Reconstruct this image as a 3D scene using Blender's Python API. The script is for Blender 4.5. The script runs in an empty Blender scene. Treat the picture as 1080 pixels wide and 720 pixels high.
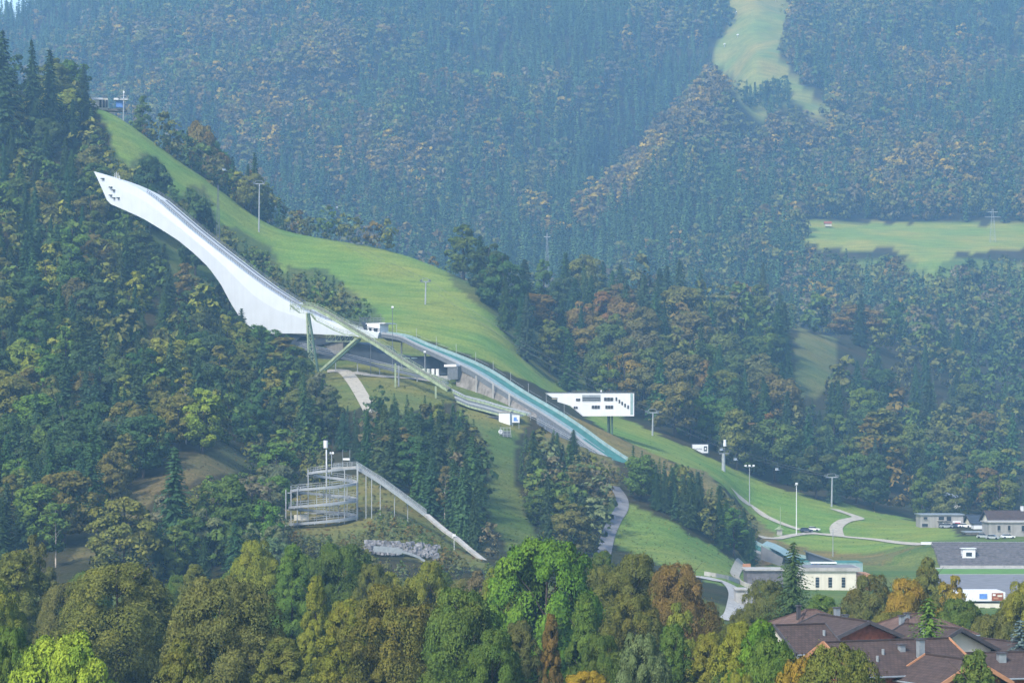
import bpy, math, random
import numpy as np
from mathutils import Vector, Matrix
random.seed(7)
rng = np.random.default_rng(11)
scene = bpy.context.scene
COL = scene.collection
R = math.radians

# ------------------------------------------------------------------ camera model
F = 3062.0; HC = 35.0; HZ = 450.0        # focal length in photo pixels, camera height, horizon row
def W(px, py, D):
    return Vector(((px-540)*D/F, D, HC+(HZ-py)*D/F))

# ------------------------------------------------------------------ materials
def new_mat(name):
    m = bpy.data.materials.new(name); m.use_nodes = True
    nt = m.node_tree
    return m, nt, nt.nodes['Principled BSDF'], nt.nodes, nt.links
def mat(name, col, rough=0.7, metal=0.0, var=0.18, scale=1.5, bump=0.0, spec=0.3, dirt=0.0):
    m, nt, b, N, L = new_mat(name)
    b.inputs['Roughness'].default_value = rough; b.inputs['Metallic'].default_value = metal
    b.inputs['Specular IOR Level'].default_value = spec
    tc = N.new('ShaderNodeTexCoord')
    no = N.new('ShaderNodeTexNoise'); no.inputs['Scale'].default_value = scale; no.inputs['Detail'].default_value = 6
    L.new(tc.outputs['Object'], no.inputs['Vector'])
    r = N.new('ShaderNodeValToRGB')
    r.color_ramp.elements[0].position = 0.3; r.color_ramp.elements[1].position = 0.7
    c = Vector(col)
    r.color_ramp.elements[0].color = (*(c*(1-var)), 1); r.color_ramp.elements[1].color = (*[min(1, v) for v in c*(1+var)], 1)
    L.new(no.outputs['Fac'], r.inputs['Fac'])
    out = r.outputs['Color']
    if dirt:
        mp = N.new('ShaderNodeMapping'); mp.inputs['Scale'].default_value = (0.9, 0.9, 0.06)
        L.new(tc.outputs['Object'], mp.inputs['Vector'])
        n2 = N.new('ShaderNodeTexNoise'); n2.inputs['Scale'].default_value = 1.2; n2.inputs['Detail'].default_value = 5
        L.new(mp.outputs['Vector'], n2.inputs['Vector'])
        r2 = N.new('ShaderNodeValToRGB'); r2.color_ramp.elements[0].position = 0.42; r2.color_ramp.elements[1].position = 0.68
        r2.color_ramp.elements[0].color = (1, 1, 1, 1); r2.color_ramp.elements[1].color = (1-dirt, 1-dirt, 1-dirt*1.1, 1)
        L.new(n2.outputs['Fac'], r2.inputs['Fac'])
        mx = N.new('ShaderNodeMix'); mx.data_type = 'RGBA'; mx.blend_type = 'MULTIPLY'; mx.inputs[0].default_value = 1
        L.new(out, mx.inputs[6]); L.new(r2.outputs['Color'], mx.inputs[7]); out = mx.outputs[2]
    L.new(out, b.inputs['Base Color'])
    if bump:
        bp = N.new('ShaderNodeBump'); bp.inputs['Strength'].default_value = bump; bp.inputs['Distance'].default_value = 0.05
        L.new(no.outputs['Fac'], bp.inputs['Height']); L.new(bp.outputs['Normal'], b.inputs['Normal'])
    return m

def leaf_mat(name, per_tree):
    """foliage: own colour from the object (or the tree attribute), leaf-to-leaf variation, some light through the leaf"""
    m, nt, b, N, L = new_mat(name)
    N.remove(b)
    if per_tree:
        at = N.new('ShaderNodeAttribute'); at.attribute_name = 'tint'; base = at.outputs['Color']; alpha = None
    else:
        oi = N.new('ShaderNodeObjectInfo'); base = oi.outputs['Color']; alpha = oi.outputs['Alpha']
    v = N.new('ShaderNodeAttribute'); v.attribute_name = 'v'
    a = N.new('ShaderNodeAttribute'); a.attribute_name = 'a'
    hs = N.new('ShaderNodeHueSaturation')
    mv = N.new('ShaderNodeMapRange'); mv.inputs['To Min'].default_value = 1.35; mv.inputs['To Max'].default_value = 2.0
    L.new(v.outputs['Fac'], mv.inputs['Value']); L.new(mv.outputs['Result'], hs.inputs['Value'])
    mh = N.new('ShaderNodeMapRange'); mh.inputs['To Min'].default_value = 0.503; mh.inputs['To Max'].default_value = 0.474
    L.new(v.outputs['Fac'], mh.inputs['Value']); L.new(mh.outputs['Result'], hs.inputs['Hue'])
    L.new(base, hs.inputs['Color'])
    col = hs.outputs['Color']
    if alpha is not None:
        mx = N.new('ShaderNodeMix'); mx.data_type = 'RGBA'
        mu = N.new('ShaderNodeMath'); mu.operation = 'MULTIPLY'
        L.new(a.outputs['Fac'], mu.inputs[0]); L.new(alpha, mu.inputs[1]); L.new(mu.outputs[0], mx.inputs[0])
        L.new(col, mx.inputs[6]); mx.inputs[7].default_value = (0.25, 0.14, 0.015, 1)
        col = mx.outputs[2]
    d = N.new('ShaderNodeBsdfDiffuse'); t = N.new('ShaderNodeBsdfTranslucent'); ms = N.new('ShaderNodeMixShader')
    ms.inputs[0].default_value = 0.42
    sn = N.new('ShaderNodeAttribute'); sn.attribute_name = 'sn'
    vt = N.new('ShaderNodeVectorTransform'); vt.vector_type = 'NORMAL'; vt.convert_from = 'OBJECT'; vt.convert_to = 'WORLD'
    L.new(sn.outputs['Vector'], vt.inputs['Vector']); L.new(vt.outputs['Vector'], d.inputs['Normal']); L.new(vt.outputs['Vector'], t.inputs['Normal'])
    L.new(col, d.inputs['Color']); L.new(col, t.inputs['Color'])
    L.new(d.outputs[0], ms.inputs[1]); L.new(t.outputs[0], ms.inputs[2])
    L.new(ms.outputs[0], N['Material Output'].inputs['Surface'])
    return m

M = {}
M['leaf'] = leaf_mat('foliage', False)
M['leafs'] = leaf_mat('forest_foliage', True)
M['bark'] = mat('bark', (0.07, 0.055, 0.045), 0.9, var=0.4, scale=3)
M['bark_pale'] = mat('pale_bark', (0.36, 0.31, 0.26), 0.85, var=0.35, scale=2)
M['white'] = mat('white_cladding', (0.52, 0.56, 0.60), 0.5, var=0.04, scale=0.25, dirt=0.04)
M['white2'] = mat('white_paint', (0.66, 0.67, 0.68), 0.55, var=0.04, scale=0.4, dirt=0.05)
M['cream'] = mat('cream_render', (0.60, 0.57, 0.48), 0.85, var=0.06, scale=0.6, dirt=0.12)
M['deck'] = mat('grey_deck', (0.30, 0.31, 0.32), 0.8, var=0.2, scale=1.0)
M['darkrail'] = mat('dark_rail', (0.05, 0.055, 0.06), 0.6)
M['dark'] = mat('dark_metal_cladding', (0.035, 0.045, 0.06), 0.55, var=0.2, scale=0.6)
M['steel'] = mat('galvanised_steel', (0.33, 0.35, 0.37), 0.5, metal=0.3, var=0.12)
M['greysteel'] = mat('grey_steel', (0.13, 0.145, 0.16), 0.6, metal=0.2, var=0.15)
M['green_steel'] = mat('pale_green_steel', (0.27, 0.33, 0.20), 0.6, var=0.2, scale=0.8, dirt=0.3)
M['dkgreen_steel'] = mat('dark_green_steel', (0.07, 0.12, 0.085), 0.6, var=0.2)
M['mat_teal'] = mat('teal_mat', (0.055, 0.185, 0.16), 0.75, var=0.22, scale=0.5, dirt=0.25)
M['mat_pale'] = mat('pale_teal_mat', (0.24, 0.34, 0.34), 0.7, var=0.15, scale=0.6, dirt=0.2)
M['concrete'] = mat('concrete', (0.20, 0.185, 0.165), 0.9, var=0.22, scale=0.5, bump=0.3, dirt=0.35)
M['pale_concrete'] = mat('pale_concrete', (0.36, 0.35, 0.33), 0.9, var=0.15, scale=0.5, dirt=0.2)
M['mat_slope'] = mat('grey_green_mat', (0.17, 0.21, 0.16), 0.8, var=0.25, scale=0.6, dirt=0.3)
M['asphalt'] = mat('asphalt', (0.17, 0.17, 0.18), 0.9, var=0.18, scale=0.35)
M['gravel'] = mat('gravel_track', (0.36, 0.33, 0.27), 0.95, var=0.22, scale=0.7)
M['glass'] = mat('dark_glass', (0.02, 0.028, 0.04), 0.12, var=0.1, spec=0.6)
M['roof'] = mat('brown_roof_tiles', (0.074, 0.050, 0.043), 0.85, var=0.25, scale=1.2)
M['roof_pale'] = mat('faded_red_roof_tiles', (0.135, 0.085, 0.068), 0.85, var=0.2, scale=1.0)
M['timber'] = mat('red_brown_timber', (0.27, 0.085, 0.042), 0.8, var=0.3, scale=2)
M['fascia'] = mat('orange_timber_fascia', (0.38, 0.19, 0.10), 0.75, var=0.15)
M['dkfascia'] = mat('dark_fascia', (0.06, 0.055, 0.06), 0.7)
M['zinc'] = mat('zinc_sheet', (0.28, 0.31, 0.33), 0.45, metal=0.4, var=0.15)
M['blue'] = mat('blue_panel', (0.10, 0.22, 0.55), 0.6, var=0.2)
M['red'] = mat('red_panel', (0.45, 0.05, 0.04), 0.6)
M['tyre'] = mat('black_rubber', (0.015, 0.015, 0.016), 0.8)
M['stand'] = mat('dark_seat_terraces', (0.12, 0.115, 0.125), 0.85, var=0.3, scale=0.8)
M['rock'] = mat('grey_rock', (0.20, 0.20, 0.21), 0.9, var=0.5, scale=1.2, bump=0.6)
M['turf'] = mat('pitch_grass', (0.09, 0.20, 0.035), 0.95, var=0.12, scale=0.3)
M['cable'] = mat('cable_steel', (0.12, 0.12, 0.13), 0.5, metal=0.5)

def add_tile_rows(m, sz=0.45, dark=0.6):
    nt = m.node_tree; N = nt.nodes; L = nt.links; b = N['Principled BSDF']
    src = b.inputs['Base Color'].links[0].from_socket
    tc = N.new('ShaderNodeTexCoord'); br = N.new('ShaderNodeTexBrick')
    br.inputs['Scale'].default_value = 1.0; br.inputs['Brick Width'].default_value = 0.45; br.inputs['Row Height'].default_value = sz
    br.inputs['Color1'].default_value = (1, 1, 1, 1); br.inputs['Color2'].default_value = (0.8, 0.8, 0.8, 1)
    br.inputs['Mortar'].default_value = (dark, dark, dark, 1); br.inputs['Mortar Size'].default_value = 0.05
    L.new(tc.outputs['UV'], br.inputs['Vector'])
    mx = N.new('ShaderNodeMix'); mx.data_type = 'RGBA'; mx.blend_type = 'MULTIPLY'; mx.inputs[0].default_value = 1
    L.new(src, mx.inputs[6]); L.new(br.outputs['Color'], mx.inputs[7]); L.new(mx.outputs[2], b.inputs['Base Color'])
for k in ('roof', 'roof_pale'): add_tile_rows(M[k])
def add_stripes(m, scale, dirn, lo=0.6):
    """board or seat-row joints across the surface"""
    nt = m.node_tree; N = nt.nodes; L = nt.links; b = N['Principled BSDF']
    src = b.inputs['Base Color'].links[0].from_socket
    tc = N.new('ShaderNodeTexCoord'); wv = N.new('ShaderNodeTexWave'); wv.bands_direction = dirn
    wv.inputs['Scale'].default_value = scale; wv.inputs['Distortion'].default_value = 0.3
    L.new(tc.outputs['Object'], wv.inputs['Vector'])
    r = N.new('ShaderNodeValToRGB'); r.color_ramp.elements[0].position = 0.1; r.color_ramp.elements[1].position = 0.35
    r.color_ramp.elements[0].color = (lo, lo, lo, 1); r.color_ramp.elements[1].color = (1, 1, 1, 1)
    L.new(wv.outputs['Fac'], r.inputs['Fac'])
    mx = N.new('ShaderNodeMix'); mx.data_type = 'RGBA'; mx.blend_type = 'MULTIPLY'; mx.inputs[0].default_value = 1
    L.new(src, mx.inputs[6]); L.new(r.outputs['Color'], mx.inputs[7]); L.new(mx.outputs[2], b.inputs['Base Color'])
add_stripes(M['timber'], 1.6, 'X', 0.6)
add_stripes(M['white'], 0.12, 'X', 0.99)

# ------------------------------------------------------------------ terrain
Z = lambda z: ('z', z)
far_std = [(2300, 225), (2600, 130), (2900, 50), (3200, -15), (3500, -70), (3800, -60)]
T = {
 0:   [(620, Z(-4)), (660, 612), (720, 560), (800, 480), (900, 395), (1050, 270), (1200, 150), (1300, 95), (1500, 190), (1800, 260), (2100, 250), (2300, 215), (2600, 140), (2900, 82), (3200, 40), (3400, 30), (3700, 80)],
 60:  [(620, Z(-4)), (660, 600), (720, 545), (800, 470), (900, 385), (1050, 270), (1200, 160), (1300, 104), (1400, 130), (1500, 190), (1800, 265), (2100, 252), (2300, 215), (2600, 135), (2900, 76), (3200, 36), (3400, 26), (3700, 60)],
 110: [(620, Z(-4)), (660, 598), (700, 560), (750, 514), (850, 440), (1000, 320), (1150, 215), (1300, 118), (1380, 135), (1500, 190), (1800, 270), (2100, 255), (2300, 215), (2600, 130), (2900, 65), (3200, 14), (3400, -2), (3700, -20)],
 200: [(620, Z(-4)), (660, 590), (700, 545), (750, 500), (850, 440), (1000, 350), (1150, 270), (1280, 179), (1380, 205), (1500, 260), (1800, 310), (2100, 270), (2300, 215), (2600, 125), (2900, 50), (3200, -10), (3500, -60), (3800, -50)],
 300: [(600, Z(-4)), (640, 608), (700, 566), (720, 556), (760, 535), (820, 500), (900, 447), (1000, 392), (1100, 335), (1200, 277), (1270, 243), (1370, 262), (1500, 300), (1800, 330), (2100, 280)]+far_std,
 400: [(600, Z(-4)), (640, 606), (700, 566), (740, 532), (820, 490), (900, 437), (960, 408), (1020, 375), (1100, 335), (1180, 298), (1250, 262), (1350, 280), (1500, 320), (1800, 340), (2100, 290)]+far_std,
 500: [(600, Z(-4)), (640, 610), (720, 575), (800, 522), (850, 485), (900, 455), (950, 428), (1000, 398), (1060, 368), (1130, 335), (1220, 298), (1300, 308), (1450, 330), (1600, 360), (1800, 350), (2100, 300), (2300, 245), (2600, 150), (2900, 60), (3200, -10), (3500, -65), (3800, -60)],
 600: [(600, Z(-4)), (640, 616), (740, 590), (800, 552), (850, 516), (900, 484), (950, 460), (1000, 443), (1060, 428), (1130, 412), (1250, 368), (1400, 325), (1500, 320), (1650, 360), (1850, 350), (2100, 310), (2300, 255), (2600, 165), (2900, 70), (3200, 0), (3500, -60), (3800, -60)],
 650: [(600, Z(-4)), (640, 620), (740, 596), (800, 566), (850, 525), (900, 496), (950, 475), (1000, 460), (1100, 438), (1230, 395), (1380, 335), (1490, 322), (1680, 360), (1880, 348), (2100, 300), (2300, 240), (2400, 214), (2520, 236), (2650, 204), (2900, 95), (3200, 0), (3500, -60), (3800, -60)],
 700: [(600, Z(-4)), (640, 622), (740, 604), (780, 584), (820, 558), (860, 532), (900, 510), (950, 490), (1000, 476), (1080, 458), (1200, 415), (1350, 350), (1480, 325), (1560, 325), (1700, 360), (1900, 345), (2100, 290), (2300, 225), (2450, 185), (2560, 158), (2700, 182), (2900, 118), (3200, 10), (3500, -55), (3800, -55)],
 760: [(600, Z(-5)), (660, 628), (740, 610), (780, 601), (820, 588), (860, 568), (900, 545), (950, 520), (1000, 505), (1070, 488), (1130, 465), (1300, 395), (1450, 345), (1550, 335), (1720, 370), (1900, 348), (2100, 292), (2300, 230), (2500, 160), (2670, 106), (2800, 120), (2950, 84), (3100, 40), (3400, -45), (3800, -50)],
 800: [(600, Z(-6)), (740, Z(-7)), (880, Z(-8)), (915, 590), (940, 577), (970, 563), (1000, 548), (1030, 530), (1060, 510), (1100, 502), (1150, 480), (1300, 410), (1450, 352), (1560, 340), (1750, 380), (1900, 350), (2100, 295), (2300, 235), (2500, 180), (2700, 120), (2900, 60), (3100, 10), (3400, -50), (3800, -50)],
 900: [(600, Z(-7)), (880, Z(-8)), (915, 592), (945, 579), (975, 567), (1000, 556), (1030, 545), (1060, 536), (1150, 515), (1300, 452), (1450, 400), (1600, 362), (1700, 352), (1850, 365), (1950, 345), (2080, 290), (2200, 258), (2320, 237), (2500, 190), (2700, 140), (2900, 90), (3200, 20), (3500, -40), (3800, -50)],
 1000: [(600, Z(-8)), (884, Z(-8)), (903, Z(-1.8)), (950, Z(-1.3)), (1000, Z(0)), (1060, 554), (1150, 540), (1300, 485), (1450, 440), (1600, 400), (1750, 372), (1850, 365), (1950, 330), (2015, 318), (2080, 284), (2200, 260), (2320, 241), (2500, 195), (2700, 145), (2900, 95), (3200, 25), (3500, -40), (3800, -50)],
 1080: [(600, Z(-8)), (884, Z(-8)), (903, Z(-1.8)), (950, Z(-1.3)), (1000, Z(0)), (1060, 557), (1150, 547), (1300, 510), (1450, 465), (1600, 425), (1800, 385), (1900, 365), (2000, 322), (2100, 285), (2200, 262), (2320, 241), (2500, 195), (2700, 145), (2900, 95), (3200, 25), (3500, -40), (3800, -50)],
}
T[-1500] = T[0]; T[-120] = T[0]; T[1260] = T[1080]; T[2600] = T[1080]
def pchip(xs, ys, xq):
    xs = np.asarray(xs, float); ys = np.asarray(ys, float)
    h = np.diff(xs); d = np.diff(ys)/h
    m = np.zeros_like(ys)
    for i in range(1, len(xs)-1):
        if d[i-1]*d[i] > 0:
            w1 = 2*h[i]+h[i-1]; w2 = h[i]+2*h[i-1]
            m[i] = (w1+w2)/(w1/d[i-1]+w2/d[i])
    m[0] = d[0]; m[-1] = d[-1]
    xq = np.clip(xq, xs[0], xs[-1])
    i = np.clip(np.searchsorted(xs, xq)-1, 0, len(h)-1)
    t = (xq-xs[i])/h[i]
    return ((1+2*t)*(1-t)**2*ys[i]+t*(1-t)**2*h[i]*m[i]+t*t*(3-2*t)*ys[i+1]+t*t*(t-1)*h[i]*m[i+1])
DG = np.concatenate([np.arange(10, 600, 20), np.arange(600, 1330, 5), np.arange(1330, 2000, 12), np.arange(2000, 3801, 20)]).astype(float)
cols = sorted(T)
CZ = []
for c in cols:
    nd = T[c]
    xs = [n[0] for n in nd]
    zs = [(n[1][1] if isinstance(n[1], tuple) else HC+(HZ-n[1])*n[0]/F) for n in nd]
    xs = [0, 300]+xs; zs = [-5, -5]+zs
    CZ.append(pchip(xs, zs, DG))
CZ = np.array(CZ)
PG = np.concatenate([np.arange(-1500, -160, 60), np.arange(-160, 1240, 5), np.arange(1240, 2601, 60)]).astype(float)
ZG = np.zeros((len(PG), len(DG)))
for j in range(len(DG)):
    ZG[:, j] = pchip(cols, CZ[:, j], PG)
# small-scale relief
PX, DD = np.meshgrid(PG, DG, indexing='ij')
XX = (PX-540)*DD/F; YY = DD
def bumps(x, y, s, seed):
    r = np.random.default_rng(seed); o = np.zeros_like(x)
    for k in range(10):
        a = r.uniform(0, 2*math.pi); f = r.uniform(0.5, 1.6)/s
        o += np.sin((x*math.cos(a)+y*math.sin(a))*f*6.28+r.uniform(0, 6.28))
    return o/10
amp = np.clip((YY-560)/300, 0, 1)*0.9*np.where((PX > 770) & (YY < 925), 0, 1)
ZG += bumps(XX, YY, 60, 3)*amp + bumps(XX, YY, 300, 4)*np.clip((YY-2350)/300, 0, 1)*42 + bumps(XX, YY, 130, 5)*np.clip((YY-2300)/300, 0, 1)*16 + bumps(XX, YY, 110, 6)*np.clip((YY-1080)/200, 0, 1)*np.clip((2000-YY)/200, 0, 1)*np.clip((PX-620)/100, 0, 1)*7

# jump axis in plan: through B (take-off) with direction U, lateral V (away from the camera)
B0 = Vector((-45.7, 1000.0)); U = Vector((0.83, -0.5577)).normalized(); V = Vector((0.5577, 0.83)).normalized()
def axis_pt(px, py, off=0.0, base=B0, u=U):
    """where the ray through a pixel meets the vertical plane of the jump, pushed sideways by off"""
    k = (px-540)/F
    o = base + Vector((-u.y, u.x))*off
    t = (k*o.y-o.x)/(u.x-k*u.y)
    y = o.y+u.y*t
    return W(px, py, y), t
LAND_N = [(400, 352), (420, 355), (440, 364), (476, 380), (500, 392), (536, 415), (575, 438), (599, 454), (618, 468), (657, 494), (700, 523), (750, 556), (800, 583), (835, 590.5)]
land = []
for p in LAND_N:
    q, t = axis_pt(*p); land.append((t, q.z))
LT = np.array([l[0] for l in land]); LZ = np.array([l[1] for l in land])
def land_z(t): return pchip(LT, LZ, t)
# shape the embankment along the far side of the landing slope, keep ground below the track
tt = (XX-B0.x)*U.x+(YY-B0.y)*U.y; vv = (XX-B0.x)*V.x+(YY-B0.y)*V.y
lz = land_z(tt)
inr = (tt > 45) & (tt < 190)
wt = np.clip((tt-45)/25, 0, 1)*np.clip((190-tt)/20, 0, 1)
w_far = np.clip(1-(vv-16)/26, 0, 1)**1.3*(vv > 10)
ZG = np.where(inr & (vv > 10) & (vv < 45), ZG+(lz+0.2-ZG)*w_far*wt, ZG)
und = (tt > 20) & (tt < 195) & (vv > -1.5) & (vv <= 10.5)
ZG = np.where(und, np.minimum(ZG, lz-1.2), ZG)
near = (tt > 60) & (tt < 195) & (vv <= -1.5) & (vv > -14)
ZG = np.where(near, np.minimum(ZG, lz-2.5+(-vv)*0.05), ZG)

PYG = HZ-(ZG-HC)*F/YY
def gz(x, y):
    px = 540+x*F/y
    i = np.clip(np.searchsorted(PG, px)-1, 0, len(PG)-2); j = np.clip(np.searchsorted(DG, y)-1, 0, len(DG)-2)
    a = (px-PG[i])/(PG[i+1]-PG[i]); b = (y-DG[j])/(DG[j+1]-DG[j])
    return float(ZG[i, j]*(1-a)*(1-b)+ZG[i+1, j]*a*(1-b)+ZG[i, j+1]*(1-a)*b+ZG[i+1, j+1]*a*b)
def inv(px, py, d0=600, d1=3700):
    """first ground distance at which the column px shows row py"""
    i = int(np.clip(np.searchsorted(PG, px)-1, 0, len(PG)-2)); a = (px-PG[i])/(PG[i+1]-PG[i])
    p = PYG[i]*(1-a)+PYG[i+1]*a-py
    m = (p[:-1] >= 0) & (p[1:] < 0) & (DG[:-1] >= d0-6) & (DG[1:] <= d1+6)
    k = int(np.argmax(m))
    if not m[k]: return None
    return float(DG[k]+(DG[k+1]-DG[k])*p[k]/(p[k]-p[k+1]))
def G(px, py, d0=600, d1=3700, dz=0.0):
    D = inv(px, py, d0, d1)
    if D is None: D = d0
    x = (px-540)*D/F
    return Vector((x, D, gz(x, D)+dz))

# visible open-ground regions of the hillside (outlines on the ground)
POLY = {
 'main': [(101, 113), (133, 126), (165, 149), (200, 176), (233, 199), (267, 225), (290, 238), (330, 246), (400, 262), (470, 275), (478, 300), (520, 335), (548, 375), (570, 395), (600, 412), (625, 428), (700, 460), (760, 488), (830, 518), (900, 534), (960, 548), (1010, 560), (1010, 580), (940, 594), (826, 592), (812, 562), (790, 540), (745, 497), (700, 485), (665, 468), (640, 455), (575, 410), (500, 376), (440, 356), (405, 348), (400, 330), (370, 306), (345, 284), (305, 280), (298, 290), (288, 260), (262, 245), (240, 238), (228, 238), (227, 216), (215, 197), (200, 196), (192, 206), (183, 202), (177, 184), (168, 166), (155, 161), (142, 167), (131, 175), (122, 157)],
 'lower': [(655, 528), (700, 545), (745, 573), (795, 602), (795, 628), (745, 612), (655, 580), (640, 560), (638, 520)],
 'strip': [(515, 452), (545, 452), (542, 500), (556, 545), (572, 578), (540, 588), (515, 545), (514, 505)],
 'brown': [(70, 592), (100, 558), (150, 508), (200, 482), (245, 470), (285, 468), (275, 495), (225, 500), (165, 520), (130, 560), (112, 592)],
 'plateau': [(845, 233), (1100, 238), (1100, 262), (1010, 266), (985, 288), (940, 262), (905, 264), (850, 260)],
 'run': [(765, -60), (840, -60), (832, 10), (820, 55), (845, 90), (884, 120), (870, 128), (838, 108), (800, 128), (783, 118), (772, 85), (748, 62), (768, 30)],
 'clear': [(840, 345), (884, 358), (876, 405), (862, 418), (838, 418)],
 'base': [(285, 356), (300, 300), (400, 340), (560, 440), (548, 462), (520, 458), (512, 470), (480, 425), (440, 432), (400, 440), (385, 428), (365, 432), (340, 440), (330, 400)],
 'mound': [(296, 560), (300, 520), (380, 500), (455, 540), (520, 600), (450, 592), (400, 582)],
 'glade': [(335, 218), (360, 222), (362, 238), (338, 240)],
}
DEPTH = {'main': (940, 1310), 'lower': (620, 880), 'strip': (640, 960), 'brown': (620, 820), 'plateau': (2050, 2380), 'run': (2550, 3500), 'clear': (1330, 1720), 'base': (860, 1060), 'mound': (640, 800), 'glade': (2000, 2400)}
def in1(x, y, poly):
    c = False; x2, y2 = poly[-1]
    for x1, y1 in poly:
        if (y1 > y) != (y2 > y) and x < (x2-x1)*(y-y1)/(y2-y1)+x1: c = not c
        x2, y2 = x1, y1
    return c
def inpoly(px, py, poly):
    px = np.asarray(px, float); py = np.asarray(py, float); c = np.zeros(px.shape, bool); n = len(poly)
    for i in range(n):
        x1, y1 = poly[i]; x2, y2 = poly[(i+1) % n]
        if y1 == y2: continue
        m = ((y1 > py) != (y2 > py)) & (px < (x2-x1)*(py-y1)/(y2-y1)+x1)
        c ^= m
    return c
cov = np.zeros(ZG.shape+(4,)); cov[..., 3] = 1
cov[..., :3] = (0.032, 0.034, 0.016)
cov[YY < 640] = (0.07, 0.10, 0.03, 1)
cov[(YY < 960) & (PX > 780)] = (0.085, 0.13, 0.035, 1)
CC = {'main': (0.130, 0.205, 0.046), 'lower': (0.115, 0.18, 0.045), 'strip': (0.085, 0.125, 0.035), 'brown': (0.085, 0.088, 0.042), 'plateau': (0.17, 0.22, 0.05), 'run': (0.16, 0.19, 0.06), 'clear': (0.10, 0.12, 0.045), 'base': (0.11, 0.135, 0.04), 'mound': (0.125, 0.125, 0.045), 'glade': (0.14, 0.22, 0.05)}
jx = bumps(XX, YY, 18, 9)*5; jy = bumps(XX, YY, 14, 8)*3
for k in ('base', 'main', 'lower', 'strip', 'brown', 'plateau', 'run', 'clear', 'mound', 'glade'):
    d0, d1 = DEPTH[k]
    m = inpoly(PX+jx, PYG+jy, POLY[k]) & (YY >= d0) & (YY <= d1)
    cov[m] = (*CC[k], 1)
gg = (YY > 1070) & (YY < 1330) & (PX > 115) & (PX < 640) & (cov[..., 0] < 0.04)
cov[gg] = (0.075, 0.105, 0.034, 1)
gg = (YY > 1960) & (YY < 2140) & (PX > 835) & (cov[..., 0] < 0.04)
cov[gg] = (0.10, 0.14, 0.04, 1)
# brown rough grass on the embankment and below the crest
emb = (tt > 15) & (tt < 62) & (vv > 3) & (vv < 30)
cov[emb] = (0.115, 0.15, 0.045, 1)
emb = inr & (vv > 6) & (vv < 34) & (tt > 60)
cov[emb] = (0.120, 0.118, 0.045, 1)
mb = inpoly(PX, PYG, [(745, 497), (775, 530), (815, 560), (826, 588), (800, 600), (745, 560), (700, 520), (700, 485)]) & (YY > 860) & (YY < 1060)
cov[mb] = (0.15, 0.13, 0.06, 1)
mb = inpoly(PX, PYG, [(640, 470), (655, 500), (640, 540), (600, 500), (560, 458), (590, 455)]) & (YY > 760) & (YY < 1000)
cov[mb] = (0.12, 0.12, 0.045, 1)

def grid_mesh(name, X, Y, Zz, colr):
    ni, nj = X.shape
    co = np.stack([X, Y, Zz], -1).reshape(-1, 3)
    idx = np.arange(ni*nj).reshape(ni, nj)
    f = np.stack([idx[:-1, :-1], idx[1:, :-1], idx[1:, 1:], idx[:-1, 1:]], -1).reshape(-1, 4)
    me = bpy.data.meshes.new(name)
    me.vertices.add(len(co)); me.vertices.foreach_set('co', co.ravel().astype(np.float32))
    me.loops.add(f.size); me.loops.foreach_set('vertex_index', f.ravel().astype(np.int32))
    me.polygons.add(len(f)); me.polygons.foreach_set('loop_start', np.arange(0, f.size, 4, dtype=np.int32))
    me.update(calc_edges=True); me.shade_smooth()
    at = me.color_attributes.new('cover', 'FLOAT_COLOR', 'POINT'); at.data.foreach_set('color', colr.reshape(-1, 4).ravel().astype(np.float32))
    return me
gm = bpy.data.materials.new('ground_cover'); gm.use_nodes = True
nt = gm.node_tree; N = nt.nodes; L = nt.links; b = N['Principled BSDF']; b.inputs['Roughness'].default_value = 0.95; b.inputs['Specular IOR Level'].default_value = 0.1
at = N.new('ShaderNodeAttribute'); at.attribute_name = 'cover'
geo = N.new('ShaderNodeNewGeometry')
def noise(sc, det, vec=None):
    n = N.new('ShaderNodeTexNoise'); n.inputs['Scale'].default_value = sc; n.inputs['Detail'].default_value = det
    L.new(vec or geo.outputs['Position'], n.inputs['Vector']); return n.outputs['Fac']
def ramp(fac, p0, c0, p1, c1):
    r = N.new('ShaderNodeValToRGB'); r.color_ramp.elements[0].position = p0; r.color_ramp.elements[1].position = p1
    r.color_ramp.elements[0].color = (*c0, 1); r.color_ramp.elements[1].color = (*c1, 1); L.new(fac, r.inputs['Fac']); return r.outputs['Color']
def mul(a, bb):
    mx = N.new('ShaderNodeMix'); mx.data_type = 'RGBA'; mx.blend_type = 'MULTIPLY'; mx.inputs[0].default_value = 1
    L.new(a, mx.inputs[6]); L.new(bb, mx.inputs[7]); return mx.outputs[2]
c1 = mul(at.outputs['Color'], ramp(noise(0.025, 6), 0.38, (0.84, 0.95, 0.84), 0.68, (1.42, 1.06, 0.98)))
mpn = N.new('ShaderNodeMapping'); mpn.inputs['Scale'].default_value = (0.25, 0.9, 0.9); mpn.inputs['Rotation'].default_value = (0, 0, -0.6)
L.new(geo.outputs['Position'], mpn.inputs['Vector'])
c1 = mul(c1, ramp(noise(0.22, 8, mpn.outputs['Vector']), 0.32, (0.76, 0.82, 0.74), 0.68, (1.2, 1.15, 1.1)))
c1 = mul(c1, ramp(noise(1.3, 4), 0.32, (0.70, 0.76, 0.68), 0.68, (1.28, 1.22, 1.2)))
L.new(c1, b.inputs['Base Color'])
bp = N.new('ShaderNodeBump'); bp.inputs['Strength'].default_value = 0.8; bp.inputs['Distance'].default_value = 0.5
L.new(noise(0.5, 8), bp.inputs['Height']); L.new(bp.outputs['Normal'], b.inputs['Normal'])
tm = grid_mesh('ground', XX, YY, ZG, cov); tm.materials.append(gm)
to = bpy.data.objects.new('ground', tm); COL.objects.link(to); to['kind'] = 'structure'

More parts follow.
